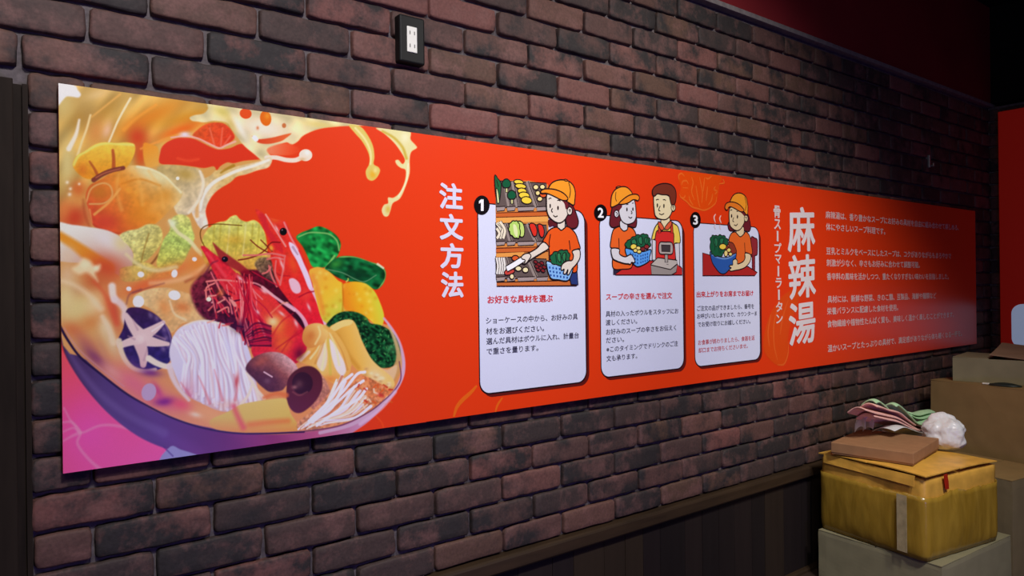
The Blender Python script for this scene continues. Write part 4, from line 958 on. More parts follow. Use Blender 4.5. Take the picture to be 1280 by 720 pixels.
class Letters:
    def __init__(s, y): s.V, s.F, s.K = [], [], []; s.y = y
    def put(s, txt, x0, z0, w, h, col, bold=0.0, slant=0.0, rot90=False, shear=0.0):
        """fit the ink of txt into a box (lower left x0, z0; width w; height h, 0 keeps the font's own proportion to w)"""
        V, F = glyphs(txt, bold)
        if len(V) == 0: return
        Lz = V[:, 2] if V.shape[1] > 2 else np.zeros(len(V)); V = V[:, :2].copy()
        if rot90: V = np.stack([V[:, 1], -V[:, 0]], 1)
        lo, hi = V.min(0), V.max(0)
        sx = w / (hi[0] - lo[0]) if w else None; sz = h / (hi[1] - lo[1]) if h else None
        sx = sx or sz; sz = sz or sx
        b = len(s.V); c = lin(col)
        for (u, v), q in zip(V, Lz):
            s.V.append((x0 + (u - lo[0]) * sx + (v - lo[1]) * sz * slant, s.y - q * 0.00002, z0 + (v - lo[1]) * sz + (u - lo[0]) * sx * shear))
        for f in F: s.F.append(tuple(b + i for i in f)); s.K.append(c)
    def line(s, txt, p0, p1, hpx, col, bold=0.0):
        """text line between two photo points (mid height at its ends), hpx tall at the left end"""
        xa, za = wall_at(*p0); xb, zb = wall_at(*p1)
        V, F = glyphs(txt, bold); Lz = V[:, 2] if V.shape[1] > 2 else np.zeros(len(V)); V = V[:, :2]
        zt = wall_at(p0[0], p0[1] - hpx / 2)[1]; zl = wall_at(p0[0], p0[1] + hpx / 2)[1]
        zc = (za + zb) / 2; h = zt - zl
        # height measured on a full-size kanji so that lines keep one size
        K, _ = glyphs('国', bold); kh = K[:, 1].max() - K[:, 1].min(); kb = K[:, 1].min()
        sz = h / kh; sx = (xb - xa) / (V[:, 0].max() - V[:, 0].min())
        b = len(s.V); c = lin(col); l0 = V[:, 0].min()
        for (u, v), q in zip(V, Lz): s.V.append((xa + (u - l0) * sx, s.y - q * 0.00002, zc - h / 2 + (v - kb) * sz))
        for f in F: s.F.append(tuple(b + i for i in f)); s.K.append(c)
    def build(s, name, parent, origin=PO): return color_mesh(name, s.V, s.F, s.K, M['print'], parent, origin)

WHITE = (226, 222, 240)
# vertical headline
hd = Letters(-0.0012)
for ch, cx, cy, wpx, hpx in (('注', 563.5, 244, 29, 33), ('文', 564, 283, 29, 33), ('方', 564.5, 319.5, 29, 32), ('法', 565, 356, 28, 33)):
    x0, z0 = wall_at(cx - wpx / 2, cy + hpx / 2); x1, _ = wall_at(cx + wpx / 2, cy); _, z1 = wall_at(cx - wpx / 2, cy - hpx / 2)
    hd.put(ch, x0, z0, x1 - x0, z1 - z0, WHITE, 0.034)
hd.build('headline_text', poster)
hd = Letters(-0.0012)
for ch, cx, cy, wpx, hpx, sh in (('麻', 1001.5, 285.5, 34, 57, 0.0), ('辣', 1002.5, 345.5, 34, 56, 0.0), ('湯', 1002.5, 405, 33, 54, 0.0)):
    x0, z0 = wall_at(cx - wpx / 2, cy + hpx / 2); x1, _ = wall_at(cx + wpx / 2, cy); _, z1 = wall_at(cx - wpx / 2, cy - hpx / 2)
    hd.put(ch, x0, z0 - 0.006, x1 - x0, z1 - z0, (236, 226, 226), 0.022, shear=0.06)
hd.build('dish_name_text', poster)
hd = Letters(-0.0012)
yy = 257.0
for ch, hpx, gap, wpx in (('骨', 15, 2, 8.6), ('ス', 12.5, 2.2, 8.2), ('ー', 13, 2, 2.2), ('プ', 12.5, 2.2, 8.6), ('マ', 11.5, 2.6, 8.2), ('ー', 13, 2, 2.2), ('ラ', 12.5, 2, 7.6), ('ー', 13, 2, 2.2), ('タ', 13, 3, 8.2), ('ン', 11.5, 0, 8.0)):
    cx = 971.0 + (yy - 257) * 0.022; cy = yy + hpx / 2
    x0, z0 = wall_at(cx - wpx / 2, cy + hpx / 2); x1, _ = wall_at(cx + wpx / 2, cy); _, z1 = wall_at(cx, cy - hpx / 2)
    hd.put(ch, x0, z0, x1 - x0, z1 - z0, (232, 214, 210), 0.026, rot90=(ch == 'ー'))
    yy += hpx + gap
hd.build('dish_reading_text', poster)

# paragraph at the right end
pg = Letters(-0.0010)
def A(x, y): return (1020 + x / 6.4, 250 + y / 6.4)
def B(x, y): return (1020 + x / 6.4, 345 + y / 6.4)
PINKW = (232, 200, 196)
for txt, p0, p1 in (('麻辣湯は、香り豊かなスープにお好みの具材を自由に組み合わせて楽しめる、', A(75, 113), A(1140, 228)),
                    ('体にやさしいスープ料理です。', A(78, 215), A(552, 252)),
                    ('豆乳とミルクをベースにしたスープは、コクがありながらもまろやかで', A(80, 408), A(1080, 450)),
                    ('刺激が少なく、辛さもお好みに合わせて調整可能。', A(82, 503), A(828, 520)),
                    ('香辛料の風味を活かしつつ、重たくなりすぎない味わいを目指しました。', B(85, 2), B(1060, 8)),
                    ('具材には、新鮮な野菜、きのこ類、豆製品、海鮮や麺類など', B(90, 185), B(960, 160)),
                    ('栄養バランスに配慮した食材を使用。', B(86, 283), B(655, 252)),
                    ('食物繊維や植物性たんぱく質も、美味しく温かく楽しむことができます。', B(88, 382), B(1100, 312)),
                    ('温かいスープとたっぷりの具材で、満足感がありながら体も軽くなる一杯を。', B(92, 578), B(1165, 462))):
    pg.line(txt, p0, p1, 8.8, PINKW, 0.016)
pg.build('paragraph_text', poster)

# faint line ornaments printed on the red
orn = Ink(-0.0004)
orn.line([(596, 482), (588, 491), (578, 500), (571, 509), (567, 521)], (238, 104, 24), 0.012, taper=True)
orn.build('line_ornament', poster); orn = Ink(-0.0004)
orn.line([(628, 497), (622, 506), (619, 515)], (238, 104, 24), 0.007, taper=True)
orn.build('line_ornament', poster); orn = Ink(-0.0004)
orn.f = (840, 205, 11.075)
orn.poly([(100, 130), (220, 110), (440, 135), (600, 150), (690, 190), (660, 280), (640, 400), (610, 520), (500, 610), (400, 640), (290, 600), (170, 500), (100, 430), (120, 330), (90, 220)], (236, 78, 14))
for L_ in ([(270, 180), (290, 260), (270, 380), (310, 500)], [(330, 300), (345, 400), (365, 520), (385, 600)], [(380, 180), (400, 280), (420, 400), (410, 540)], [(450, 190), (440, 280), (430, 380)], [(490, 310), (480, 420), (470, 510)],
           [(100, 420), (130, 470), (200, 520), (270, 590), (360, 620), (440, 640), (520, 610), (600, 540), (615, 460)], [(560, 410), (545, 500), (500, 570)], [(600, 310), (580, 350), (620, 380), (590, 420)],
           [(95, 220), (90, 160), (130, 130), (170, 170)], [(130, 290), (150, 240), (200, 235), (225, 280)], [(150, 330), (220, 332)], [(700, 210), (720, 260), (650, 275)], [(460, 190), (500, 205), (545, 170)], [(230, 440), (250, 510), (290, 570)], [(110, 460), (160, 470), (185, 430)]):
    orn.line(L_, (240, 106, 34), 0.0062, taper=True)
orn.build('line_ornament', poster); orn = Ink(-0.0004)
orn.f = (930, 360, 6.0)
orn.poly([(290, 60), (350, 20), (420, 10), (400, 120), (350, 260), (325, 400), (325, 520), (280, 582), (220, 560), (150, 470), (155, 330), (190, 210), (240, 120)], (232, 78, 18))
for L_ in ([(200, 200), (180, 330), (190, 440)], [(260, 130), (225, 260), (225, 420), (250, 540)], [(330, 400), (330, 490), (300, 570), (250, 575)], [(330, 90), (290, 220), (270, 350)]): orn.line(L_, (238, 100, 36), 0.008, taper=True)
orn.build('line_ornament', poster)

# ---- the three instruction cards
K = (38, 22, 26)
CARDW = (224, 228, 250)
def z_of(px, py): return wall_at(px, py)[1]
def card(name, label, tl, br, num, ncx, ncy, nrx, nry, heading, body, tint):
    x0, z1 = wall_at(*tl); x1, z0 = wall_at(*br)
    n = Ink(-0.0004)
    n.wpoly(round_rect(x0 + 0.007, x1 + 0.014, z0 - 0.012, z1 - 0.010, 0.036), (104, 26, 22))
    n.wpoly(round_rect(x0 - 0.0035, x1 + 0.0045, z0 - 0.0045, z1 + 0.0035, 0.036), (34, 16, 22))
    n.wpoly(round_rect(x0, x1, z0, z1, 0.033), tint)
    c = n.build('instruction_card', poster)
    c['label'] = label
    t = Letters(-0.0010)
    for args in heading: t.line(*args[:3], args[3], (214, 58, 66), 0.026)
    t.build('heading_text', c)
    t = Letters(-0.0010)
    for args in body:
        if len(args) < 5: t.line(*args[:3], args[3], (52, 48, 72), 0.010)
    t.build('body_text', c)
    t = Letters(-0.0010)
    for args in body:
        if len(args) > 4: t.line(*args[:3], args[3], args[4], 0.012)
    if t.V: t.build('note_text', c)
    n = Ink(-0.0011); n.ell(ncx, ncy, nrx, nry, (18, 12, 16))
    bd = n.build('step_badge', c)
    t = Letters(-0.0013)
    xa, za = wall_at(ncx - nrx * (0.40 if num == '1' else 0.44), ncy + nry * 0.56); xb, zb = wall_at(ncx + nrx * (0.30 if num == '1' else 0.44), ncy - nry * 0.56)
    if num == '1':
        n.y = -0.00125
        n.poly([(ncx - 1.2, ncy - 7.2), (ncx + 2.2, ncy - 7.2), (ncx + 2.2, ncy + 7.2), (ncx - 1.2, ncy + 7.2), (ncx - 1.2, ncy - 3.4), (ncx - 3.6, ncy - 1.8), (ncx - 3.6, ncy - 4.8)], (250, 250, 250), sm=False)
        bpy.data.objects.remove(bd); n.build('step_badge', c)
        return c
    t.put(num, xa, za, xb - xa, zb - za, (250, 250, 250), 0.03 if num != '1' else 0.015)
    b = len(bd.data.vertices)
    V = [tuple(v.co) for v in bd.data.vertices] + [(q[0] - PO.x, q[1] - PO.y, q[2] - PO.z) for q in t.V]; F = [tuple(q.vertices) for q in bd.data.polygons] + [tuple(i + b for i in f) for f in t.F]
    KK = list(n.K) + t.K
    old = bd.data; bpy.data.objects.remove(bd); bpy.data.meshes.remove(old)
    color_mesh('step_badge', V, F, KK, M['print'], c, Vector((0, 0, 0)))
    return c

def T1(x, y): return (590 + x / 4.967, 355 + y / 4.967)
def T2(x, y): return (740 + x / 5.336, 340 + y / 5.336)
def T3(x, y): return (860 + x / 6.263, 345 + y / 6.263)
RB = (204, 84, 92)
c1 = card('c', 'first white instruction card', (597.5, 254.5), (732.5, 476.5), '1', 602, 256.5, 9.8, 12.2,
          [('お好きな具材を選ぶ', T1(95, 98), T1(500, 90), 9.6)],
          [('ショーケースの中から、お好みの具', T1(86, 225), T1(655, 206), 8.0), ('材をお選びください。', T1(86, 294), T1(446, 276), 8.0),
           ('選んだ具材はボウルに入れ、計量台', T1(88, 354), T1(662, 322), 8.0), ('で重さを量ります。', T1(90, 414), T1(410, 402), 8.0)], CARDW)
c2 = card('c', 'second white instruction card', (749.5, 269.5), (854.5, 459.5), '2', 750.5, 266, 8.2, 10.6,
          [('スープの辛さを選んで注文', T2(92, 166), T2(533, 158), 8.2)],
          [('具材の入ったボウルをスタッフにお', T2(90, 279), T2(575, 262), 7.0), ('渡しください。', T2(90, 336), T2(300, 330), 7.0),
           ('お好みのスープの辛さをお伝えく', T2(92, 397), T2(560, 375), 7.0), ('ださい。', T2(92, 455), T2(212, 450), 7.0),
           ('※このタイミングでドリンクのご注', T2(95, 512), T2(572, 482), 7.0), ('文も承ります。', T2(95, 574), T2(300, 564), 7.0)], CARDW)
c3 = card('c', 'third white instruction card', (867.0, 279.0), (950.0, 448.5), '3', 869, 275, 6.7, 10.2,
          [('出来上がりをお席までお届け', T3(65, 142), T3(510, 138), 7.4)],
          [('ご注文の品ができましたら、番号を', T3(70, 252), T3(515, 240), 6.2), ('お呼びいたしますので、カウンターま', T3(70, 315), T3(538, 294), 6.2),
           ('でお受け取りにお越しください。', T3(75, 378), T3(487, 358), 6.2),
           ('お食事が終わりましたら、食器を返', T3(78, 516), T3(520, 490), 6.2, RB), ('却口までお持ちくださいませ。', T3(80, 578), T3(466, 552), 6.2, RB)], CARDW)

# ---- drawings on the cards
SK = (234, 222, 206); ORN = (240, 92, 30); CAPC = (252, 160, 44); HAIR = (112, 34, 44)
def leafy(n, pts, col, bump=6.0, k=9, **kw):
    """bunch of leaves: an outline with rounded bumps"""
    q = smooth_closed(pts, 6); L = len(q); c = q.mean(0); out = []
    for i, v in enumerate(q):
        d = v - c; d = d / (np.hypot(*d) + 1e-6)
        out.append(v + d * bump * abs(math.sin(math.pi * k * i / L)))
    n.poly(out, col, kw.get('out', K), kw.get('ow', 0.0036), sm=False)
n = Ink(-0.0011, frame=(590, 210, 4.645))
# shop shelves
n.poly([(134, 72), (330, 74), (440, 96), (446, 640), (600, 655), (605, 682), (142, 686)], (222, 138, 66), sm=False)
for (ya, yb, yl, y2) in ((74, 228, 226, 252), (318, 432, 428, 452), (515, 640, 634, 660)):
    n.poly([(135, ya), (430, ya + 14), (440, yb), (138, yb + 4)], (104, 88, 84), K, 0.003, sm=False)
    for xa, xb in ((188, 216), (236, 262), (320, 372)):
        if ya > 300 and xa < 200: xa, xb = 192, 224
        elif ya > 300 and xa < 300: continue
        n.line([(xa, ya + 4), (xb, yb)], (156, 140, 132), 0.014, sm=False); n.line([(xa + 5, ya + 4), (xb + 6, yb)], K, 0.0028, sm=False)
    for xa, xb in ((138, 192), (200, 252), (262, 362), (372, 440)):
        n.poly([(xa, yl), (xb, yl - 3), (xb - 6, y2 - 4), (xa + 4, y2)], (170, 152, 148), K, 0.003, sm=False)
for y in (262, 284, 466, 490): n.line([(138, y), (440, y - 8)], (110, 46, 26), 0.0036, sm=False)
n.poly([(138, 264), (440, 256), (440, 276), (138, 284)], (210, 104, 46), sm=False); n.poly([(138, 470), (440, 460), (440, 482), (138, 490)], (210, 104, 46), sm=False)
n.poly([(138, 290), (440, 282), (440, 312), (138, 320)], (242, 170, 84), sm=False); n.poly([(138, 496), (300, 488), (300, 512), (138, 518)], (240, 162, 78), sm=False)
n.poly([(142, 664), (600, 652), (606, 684), (142, 686)], (206, 110, 54), K, 0.003, sm=False)
# vegetables, top tray
n.poly([(130, 44), (148, 62), (166, 88), (166, 122), (158, 190), (148, 202), (134, 140)], (34, 104, 60), K, 0.0032); n.poly([(138, 120), (150, 140), (156, 196), (144, 200)], (216, 226, 160), K, 0.0026); n.line([(140, 70), (152, 110)], K, 0.0026)
for cx, cy in ((197, 90), (228, 156)):
    n.poly([(cx - 6, cy + 20), (cx + 8, cy + 20), (cx + 8, cy + 52), (cx - 4, cy + 52)], (220, 220, 150), K, 0.0028, sm=False)
    n.poly([(cx - 25, cy + 4), (cx - 18, cy - 16), (cx, cy - 26), (cx + 18, cy - 16), (cx + 26, cy + 6), (cx + 14, cy + 24), (cx - 14, cy + 24)], (22, 92, 58), K, 0.0034)
for cx, cy, rx, ry in ((268, 82, 28, 14), (280, 106, 32, 15), (288, 134, 26, 17), (300, 160, 31, 20), (314, 188, 31, 21)): n.ell(cx, cy, rx, ry, (252, 216, 66), K, 0.15, 0.0032)
for cx, cy, rx, ry, c_ in ((368, 112, 15, 15, (248, 232, 160)), (406, 110, 15, 14, (248, 232, 160)), (379, 146, 13, 14, (246, 226, 150)), (411, 154, 20, 18, (228, 92, 40)), (391, 180, 15, 14, (246, 226, 150))): n.ell(cx, cy, rx, ry, c_, K, 0, 0.0032)
# second tray
for L_ in ([(140, 320), (160, 350), (150, 400)], [(150, 316), (176, 350), (160, 410)], [(160, 312), (188, 360), (178, 410)], [(140, 350), (156, 380), (142, 410)]):
    n.line(L_, K, 0.012); n.line(L_, (244, 232, 204), 0.008)
n.poly([(262, 312), (290, 318), (302, 356), (298, 394), (280, 400), (262, 370)], (200, 226, 120), K, 0.0036)
leafy(n, [(214, 342), (224, 318), (246, 310), (264, 318), (272, 350), (272, 396), (256, 406), (232, 394), (216, 370)], (186, 222, 110), 5, 9); n.poly([(236, 330), (252, 334), (262, 372), (258, 402), (242, 380)], (232, 240, 176))
n.poly([(336, 322), (360, 326), (374, 360), (370, 392), (354, 396), (340, 366), (330, 336)], (226, 50, 36), K, 0.0036); n.poly([(380, 328), (404, 332), (416, 366), (410, 400), (394, 398), (384, 366)], (226, 50, 36), K, 0.0036)
# third tray
for x_ in (146, 160, 174, 186): n.line([(x_ - 6, 520), (x_ + 2, 570), (x_ - 4, 616)], K, 0.011); n.line([(x_ - 6, 520), (x_ + 2, 570), (x_ - 4, 616)], (240, 234, 224), 0.007)
n.ell(248, 524, 20, 16, (228, 96, 44), K); n.ell(300, 548, 16, 12, (236, 220, 160), K)
n.poly([(184, 606), (200, 590), (236, 588), (244, 602), (222, 618), (194, 622)], (206, 72, 62), K, 0.0034)
for cx, cy, rx, ry in ((266, 584, 18, 15), (307, 592, 17, 16), (228, 630, 13, 16)): n.ell(cx, cy, rx, ry, (246, 232, 180), K, 0, 0.0034)
for cx, cy in ((366, 546), (384, 560), (402, 552), (372, 572), (396, 582), (416, 576), (380, 592), (408, 596)): n.ell(cx, cy, 13, 9, (132, 36, 42), K, 0.6, 0.003)
# shopper
n.poly([(440, 300), (486, 320), (500, 350), (470, 336), (446, 340)], (96, 30, 38))
n.poly([(548, 170), (584, 226), (606, 280), (614, 316), (604, 344), (580, 352), (552, 344), (540, 300), (536, 240)], HAIR, K)
n.poly([(495, 300), (532, 296), (534, 352), (514, 362), (494, 350)], SK, K, 0.0036)
n.poly([(556, 612), (606, 594), (612, 678), (572, 676)], (44, 60, 120), K, 0.0036, sm=False)
n.poly([(486, 344), (500, 352), (514, 362), (530, 352), (546, 340), (570, 352), (598, 384), (614, 430), (624, 468), (604, 480), (606, 596), (560, 606), (452, 600), (446, 520), (440, 462), (408, 430), (424, 394), (440, 366), (462, 350)], ORN, K)
n.line([(452, 384), (444, 430), (446, 460)], K, 0.0036); n.line([(560, 420), (566, 476)], K, 0.0036)
n.poly([(410, 430), (442, 464), (400, 494), (350, 524), (316, 548), (294, 556), (288, 536), (300, 506), (332, 490), (372, 466)], SK, K)
n.line([(196, 588), (240, 562), (306, 520)], K, 0.020); n.line([(198, 586), (240, 562), (304, 522)], (250, 250, 252), 0.014)
n.poly([(282, 516), (300, 500), (326, 496), (338, 512), (326, 534), (312, 552), (300, 560), (304, 536), (286, 528)], SK, K, 0.0036)
n.poly([(428, 544), (470, 556), (530, 566), (582, 570), (566, 636), (544, 656), (500, 650), (450, 636)], (138, 192, 246), K)
for i in range(6):
    for j in range(3): n.line([(446 + 19 * i + 3 * j, 572 + 3 * i + 22 * j), (448 + 19 * i + 3 * j, 584 + 3 * i + 22 * j)], (40, 80, 160), 0.0058, sm=False)
n.line([(430, 550), (480, 562), (540, 570), (580, 574)], (170, 214, 250), 0.006)
leafy(n, [(454, 536), (458, 508), (476, 492), (500, 486), (524, 480), (546, 484), (556, 500), (558, 526), (546, 550), (510, 562), (472, 556)], (32, 104, 66), 7, 8)
n.poly([(490, 500), (504, 494), (514, 520), (506, 548), (492, 530)], (52, 132, 84), K, 0.003); n.poly([(524, 498), (540, 494), (544, 520), (534, 546), (522, 526)], (52, 132, 84), K, 0.003)
for L_ in ([(480, 500), (486, 550)], [(510, 494), (512, 556)], [(540, 490), (534, 552)]): n.line(L_, (12, 52, 34), 0.003)
n.poly([(578, 482), (618, 474), (622, 520), (600, 560), (576, 586), (560, 616), (548, 620), (552, 590), (538, 616), (526, 612), (530, 588), (516, 596), (512, 580), (522, 556), (548, 540), (576, 536), (584, 510)], SK, K)
# head
n.poly([(432, 150), (428, 200), (430, 248), (442, 282), (466, 306), (496, 320), (522, 312), (544, 286), (556, 250), (552, 196), (520, 160), (470, 140)], SK, K)
n.poly([(490, 150), (520, 160), (548, 180), (554, 230), (540, 240), (530, 206), (508, 184), (488, 170)], HAIR)
n.ell(562, 250, 15, 24, SK, K); n.line([(556, 246), (566, 242), (562, 258)], K, 0.003)
n.ell(449, 221, 4.5, 13, K); n.ell(494, 233, 5, 13, K); n.line([(440, 182), (448, 176), (456, 178)], K, 0.0032); n.line([(490, 190), (500, 188), (508, 194)], K, 0.0032)
n.line([(462, 234), (456, 250), (464, 258)], K, 0.0036); n.line([(466, 274), (478, 284), (492, 278)], K, 0.0036)
n.poly([(436, 142), (444, 108), (464, 84), (494, 72), (526, 70), (556, 78), (582, 102), (594, 140), (592, 184), (586, 216), (560, 204), (530, 184), (500, 168), (460, 150)], CAPC, K)
n.line([(556, 84), (566, 130), (560, 176)], K, 0.0032); n.ell(540, 72, 12, 5, (206, 112, 30), K, 0.2, .003)
n.poly([(394, 136), (412, 124), (440, 122), (476, 126), (514, 140), (540, 160), (552, 180), (540, 190), (512, 186), (480, 170), (450, 156), (424, 148), (400, 148)], (248, 146, 38), K)
n.build('illustration', c1)

n = Ink(-0.0011, frame=(740, 220, 5.54))
SK2 = (224, 222, 226); SKM = (240, 224, 178)
n.poly([(145, 640), (620, 640), (622, 686), (145, 686)], (48, 40, 64), sm=False)
n.poly([(174, 668), (215, 640), (262, 620), (340, 606), (400, 586), (585, 600), (622, 640), (624, 686), (160, 686)], (206, 46, 46), K, 0.0036, sm=False)
# shopper
n.poly([(150, 200), (134, 240), (122, 300), (122, 340), (146, 358), (190, 346), (250, 346), (290, 358), (306, 340), (302, 280), (240, 200)], HAIR, K)
n.poly([(194, 310), (238, 320), (242, 374), (216, 384), (194, 360)], SK2, K, 0.0036)
n.poly([(152, 366), (188, 350), (196, 362), (218, 382), (242, 372), (250, 352), (282, 366), (302, 404), (300, 440), (236, 480), (232, 540), (272, 564), (272, 634), (212, 646), (146, 640), (144, 560), (184, 504), (128, 496), (130, 440), (138, 396)], (242, 104, 40), K)
n.line([(184, 430), (186, 500)], K, 0.0036)
n.poly([(186, 206), (230, 170), (284, 160), (298, 196), (302, 236), (304, 280), (292, 314), (268, 330), (238, 334), (206, 314), (190, 276), (184, 240)], SK2, K)
n.poly([(164, 200), (200, 192), (206, 214), (190, 236), (182, 260), (160, 244)], HAIR)
n.ell(168, 262, 16, 25, SK2, K); n.line([(162, 252), (174, 258), (168, 276)], K, 0.003)
n.ell(240, 232, 5, 14, K); n.ell(281, 230, 5, 13, K); n.line([(234, 200), (242, 196), (250, 198)], K, .003); n.line([(276, 190), (286, 186)], K, .003); n.line([(268, 240), (276, 256), (268, 262)], K, 0.0034); n.line([(250, 282), (264, 292), (276, 284)], K, 0.0034)
n.poly([(134, 216), (130, 170), (138, 126), (160, 94), (196, 76), (232, 76), (258, 94), (276, 126), (240, 156), (196, 186)], CAPC, K); n.line([(164, 110), (160, 150), (168, 176)], K, .003); n.ell(180, 76, 16, 5, (206, 112, 30), K, -0.2, .003)
n.poly([(184, 192), (216, 160), (256, 134), (296, 126), (318, 134), (326, 152), (316, 172), (300, 166), (280, 166), (250, 186), (214, 196)], (248, 146, 38), K)
# shop hand
n.poly([(454, 328), (486, 318), (540, 316), (566, 330), (596, 360), (608, 460), (568, 472), (570, 580), (440, 590), (440, 448), (412, 440), (428, 370)], (248, 216, 92), K)
n.poly([(480, 290), (532, 284), (534, 336), (500, 372), (478, 340)], SKM, K, .0036)
n.poly([(440, 396), (480, 384), (530, 384), (562, 396), (564, 470), (572, 580), (438, 590)], (222, 50, 46), K)
n.poly([(456, 326), (470, 336), (474, 394), (456, 396)], (206, 60, 44), K, .003, sm=False); n.poly([(540, 316), (556, 330), (560, 396), (542, 394)], (206, 60, 44), K, .003, sm=False)
n.poly([(456, 318), (476, 326), (496, 362), (478, 376), (458, 346)], (228, 96, 60), K, .0034); n.poly([(546, 312), (528, 322), (500, 362), (524, 372), (548, 340)], (228, 96, 60), K, .0034)
n.poly([(414, 440), (440, 448), (438, 580), (414, 580)], SK2, K, .0036, sm=False); n.poly([(568, 470), (602, 466), (604, 628), (580, 600)], SK2, K, .0036, sm=False)
n.poly([(426, 134), (470, 124), (530, 140), (548, 190), (560, 206), (550, 250), (532, 284), (506, 302), (474, 300), (444, 286), (430, 250)], SKM, K)
n.ell(560, 220, 15, 24, SKM, K); n.line([(552, 216), (564, 212), (558, 232)], K, .003)
n.poly([(418, 132), (416, 100), (434, 72), (470, 56), (508, 52), (546, 62), (572, 90), (580, 130), (576, 176), (564, 200), (546, 196), (536, 160), (526, 134), (480, 130), (450, 124), (432, 140)], (124, 52, 36), K)
n.ell(450, 204, 5, 15, K); n.ell(495, 208, 5, 15, K); n.line([(440, 168), (450, 162), (460, 164)], K, .0034); n.line([(488, 166), (500, 164), (508, 172)], K, .0034); n.line([(470, 206), (458, 236), (470, 242)], K, .0036); n.line([(462, 260), (478, 268), (496, 260)], K, .0036)
# scale
n.poly([(404, 612), (452, 566), (586, 584), (586, 610), (540, 648), (406, 636)], (198, 188, 178), K, .0036, sm=False)
n.poly([(404, 616), (540, 648), (588, 612), (580, 666), (546, 686), (410, 684)], (160, 150, 144), K, .0036, sm=False)
n.poly([(500, 536), (522, 536), (522, 598), (502, 598)], (176, 166, 158), K, .0034, sm=False)
n.poly([(464, 464), (504, 458), (552, 466), (554, 536), (510, 542), (464, 534)], (184, 172, 164), K); n.poly([(476, 478), (540, 480), (538, 524), (478, 522)], (72, 62, 64), K, .003, sm=False)
n.ell(520, 612, 8, 3, (120, 110, 106))
# basket
n.poly([(228, 502), (290, 516), (350, 524), (404, 510), (396, 560), (388, 594), (320, 628), (286, 612), (246, 570)], (96, 168, 244), K)
for i in range(4):
    for j in range(3):
        n.line([(262 + 16 * i, 530 + 6 * i + 24 * j), (265 + 16 * i, 544 + 6 * i + 24 * j)], (34, 84, 170), 0.0052, sm=False); n.line([(336 + 15 * i, 548 - 5 * i + 22 * j), (334 + 15 * i, 561 - 5 * i + 22 * j)], (34, 84, 170), 0.0052, sm=False)
leafy(n, [(234, 488), (236, 460), (256, 444), (282, 428), (306, 416), (336, 410), (362, 406), (384, 424), (394, 448), (394, 482), (370, 496), (320, 496), (270, 500)], (30, 100, 66), 9, 11)
n.poly([(270, 450), (290, 436), (304, 460), (296, 486), (276, 480)], (50, 130, 86), K, .003); n.poly([(318, 430), (338, 420), (350, 446), (340, 474), (322, 462)], (50, 130, 86), K, .003); n.poly([(362, 430), (378, 426), (386, 452), (374, 476), (360, 458)], (44, 120, 78), K, .003)
for L_ in ([(262, 446), (270, 486)], [(300, 426), (310, 480)], [(340, 416), (346, 470)], [(376, 430), (370, 480)]): n.line(L_, (10, 52, 36), .003)
for cx, cy, rx, c_ in ((284, 490, 22, (250, 222, 90)), (316, 500, 16, (250, 226, 130)), (348, 506, 16, (136, 44, 46)), (374, 490, 17, (150, 50, 48)), (296, 516, 15, (248, 222, 120)), (322, 524, 15, (248, 222, 120))): n.ell(cx, cy, rx, rx * .9, c_, K, 0, .0034)
n.poly([(130, 504), (184, 506), (186, 540), (224, 560), (262, 544), (280, 560), (292, 588), (286, 602), (270, 598), (262, 612), (246, 608), (220, 606), (166, 588), (138, 566)], SK2, K)
n.build('illustration', c2)

n = Ink(-0.0011, frame=(855, 230, 6.0))
for L_ in ([(236, 226), (224, 246), (226, 266), (234, 290)], [(276, 236), (266, 256), (270, 276), (278, 294)]): n.line(L_, (246, 206, 190), .0062, taper=True)
for L_ in ([(234, 300), (226, 318), (236, 340)], [(270, 306), (266, 322), (274, 344)]): n.line(L_, (222, 206, 214), .0062, taper=True)
n.poly([(500, 404), (530, 406), (548, 424), (548, 520), (534, 536), (500, 536)], (150, 46, 54), K); n.poly([(508, 536), (530, 536), (530, 664), (510, 652)], (140, 42, 50), K, .003, sm=False)
n.poly([(138, 516), (200, 536), (480, 620), (548, 664), (528, 688), (138, 688)], (182, 42, 40), K, .0036, sm=False)
n.poly([(440, 190), (476, 226), (492, 280), (498, 330), (484, 356), (448, 350), (420, 340), (380, 350), (346, 352), (330, 330), (338, 280)], HAIR, K)
n.poly([(392, 336), (442, 320), (446, 376), (420, 396), (394, 376)], (236, 214, 168), K, .0036)
n.poly([(352, 372), (380, 360), (396, 374), (420, 396), (446, 376), (462, 358), (490, 390), (502, 450), (508, 528), (456, 516), (452, 596), (390, 600), (384, 520), (366, 470), (334, 424)], (238, 108, 42), K)
n.line([(452, 440), (456, 516)], K, .0036)
n.poly([(194, 508), (240, 540), (300, 552), (350, 540), (388, 508), (386, 556), (366, 606), (330, 650), (300, 674), (268, 668), (236, 632), (208, 584)], (46, 94, 172), K); n.line([(198, 520), (240, 548), (300, 560), (350, 548), (386, 520)], (110, 150, 210), .006)
n.poly([(320, 440), (360, 440), (384, 480), (388, 516), (340, 530), (300, 520), (306, 460)], (150, 60, 42), K, .0034)
leafy(n, [(204, 508), (200, 440), (204, 402), (222, 390), (246, 394), (268, 388), (298, 396), (320, 420), (322, 446), (302, 480), (284, 530), (244, 538), (214, 524)], (30, 96, 62), 9, 12)
n.poly([(222, 412), (240, 404), (250, 430), (242, 470), (224, 450)], (46, 122, 80), K, .003); n.poly([(270, 410), (292, 408), (296, 434), (282, 462), (268, 440)], (46, 122, 80), K, .003)
for L_ in ([(220, 400), (232, 440), (226, 500)], [(262, 400), (258, 450), (262, 520)], [(300, 410), (284, 450), (270, 520)]): n.line(L_, (10, 52, 36), .003)
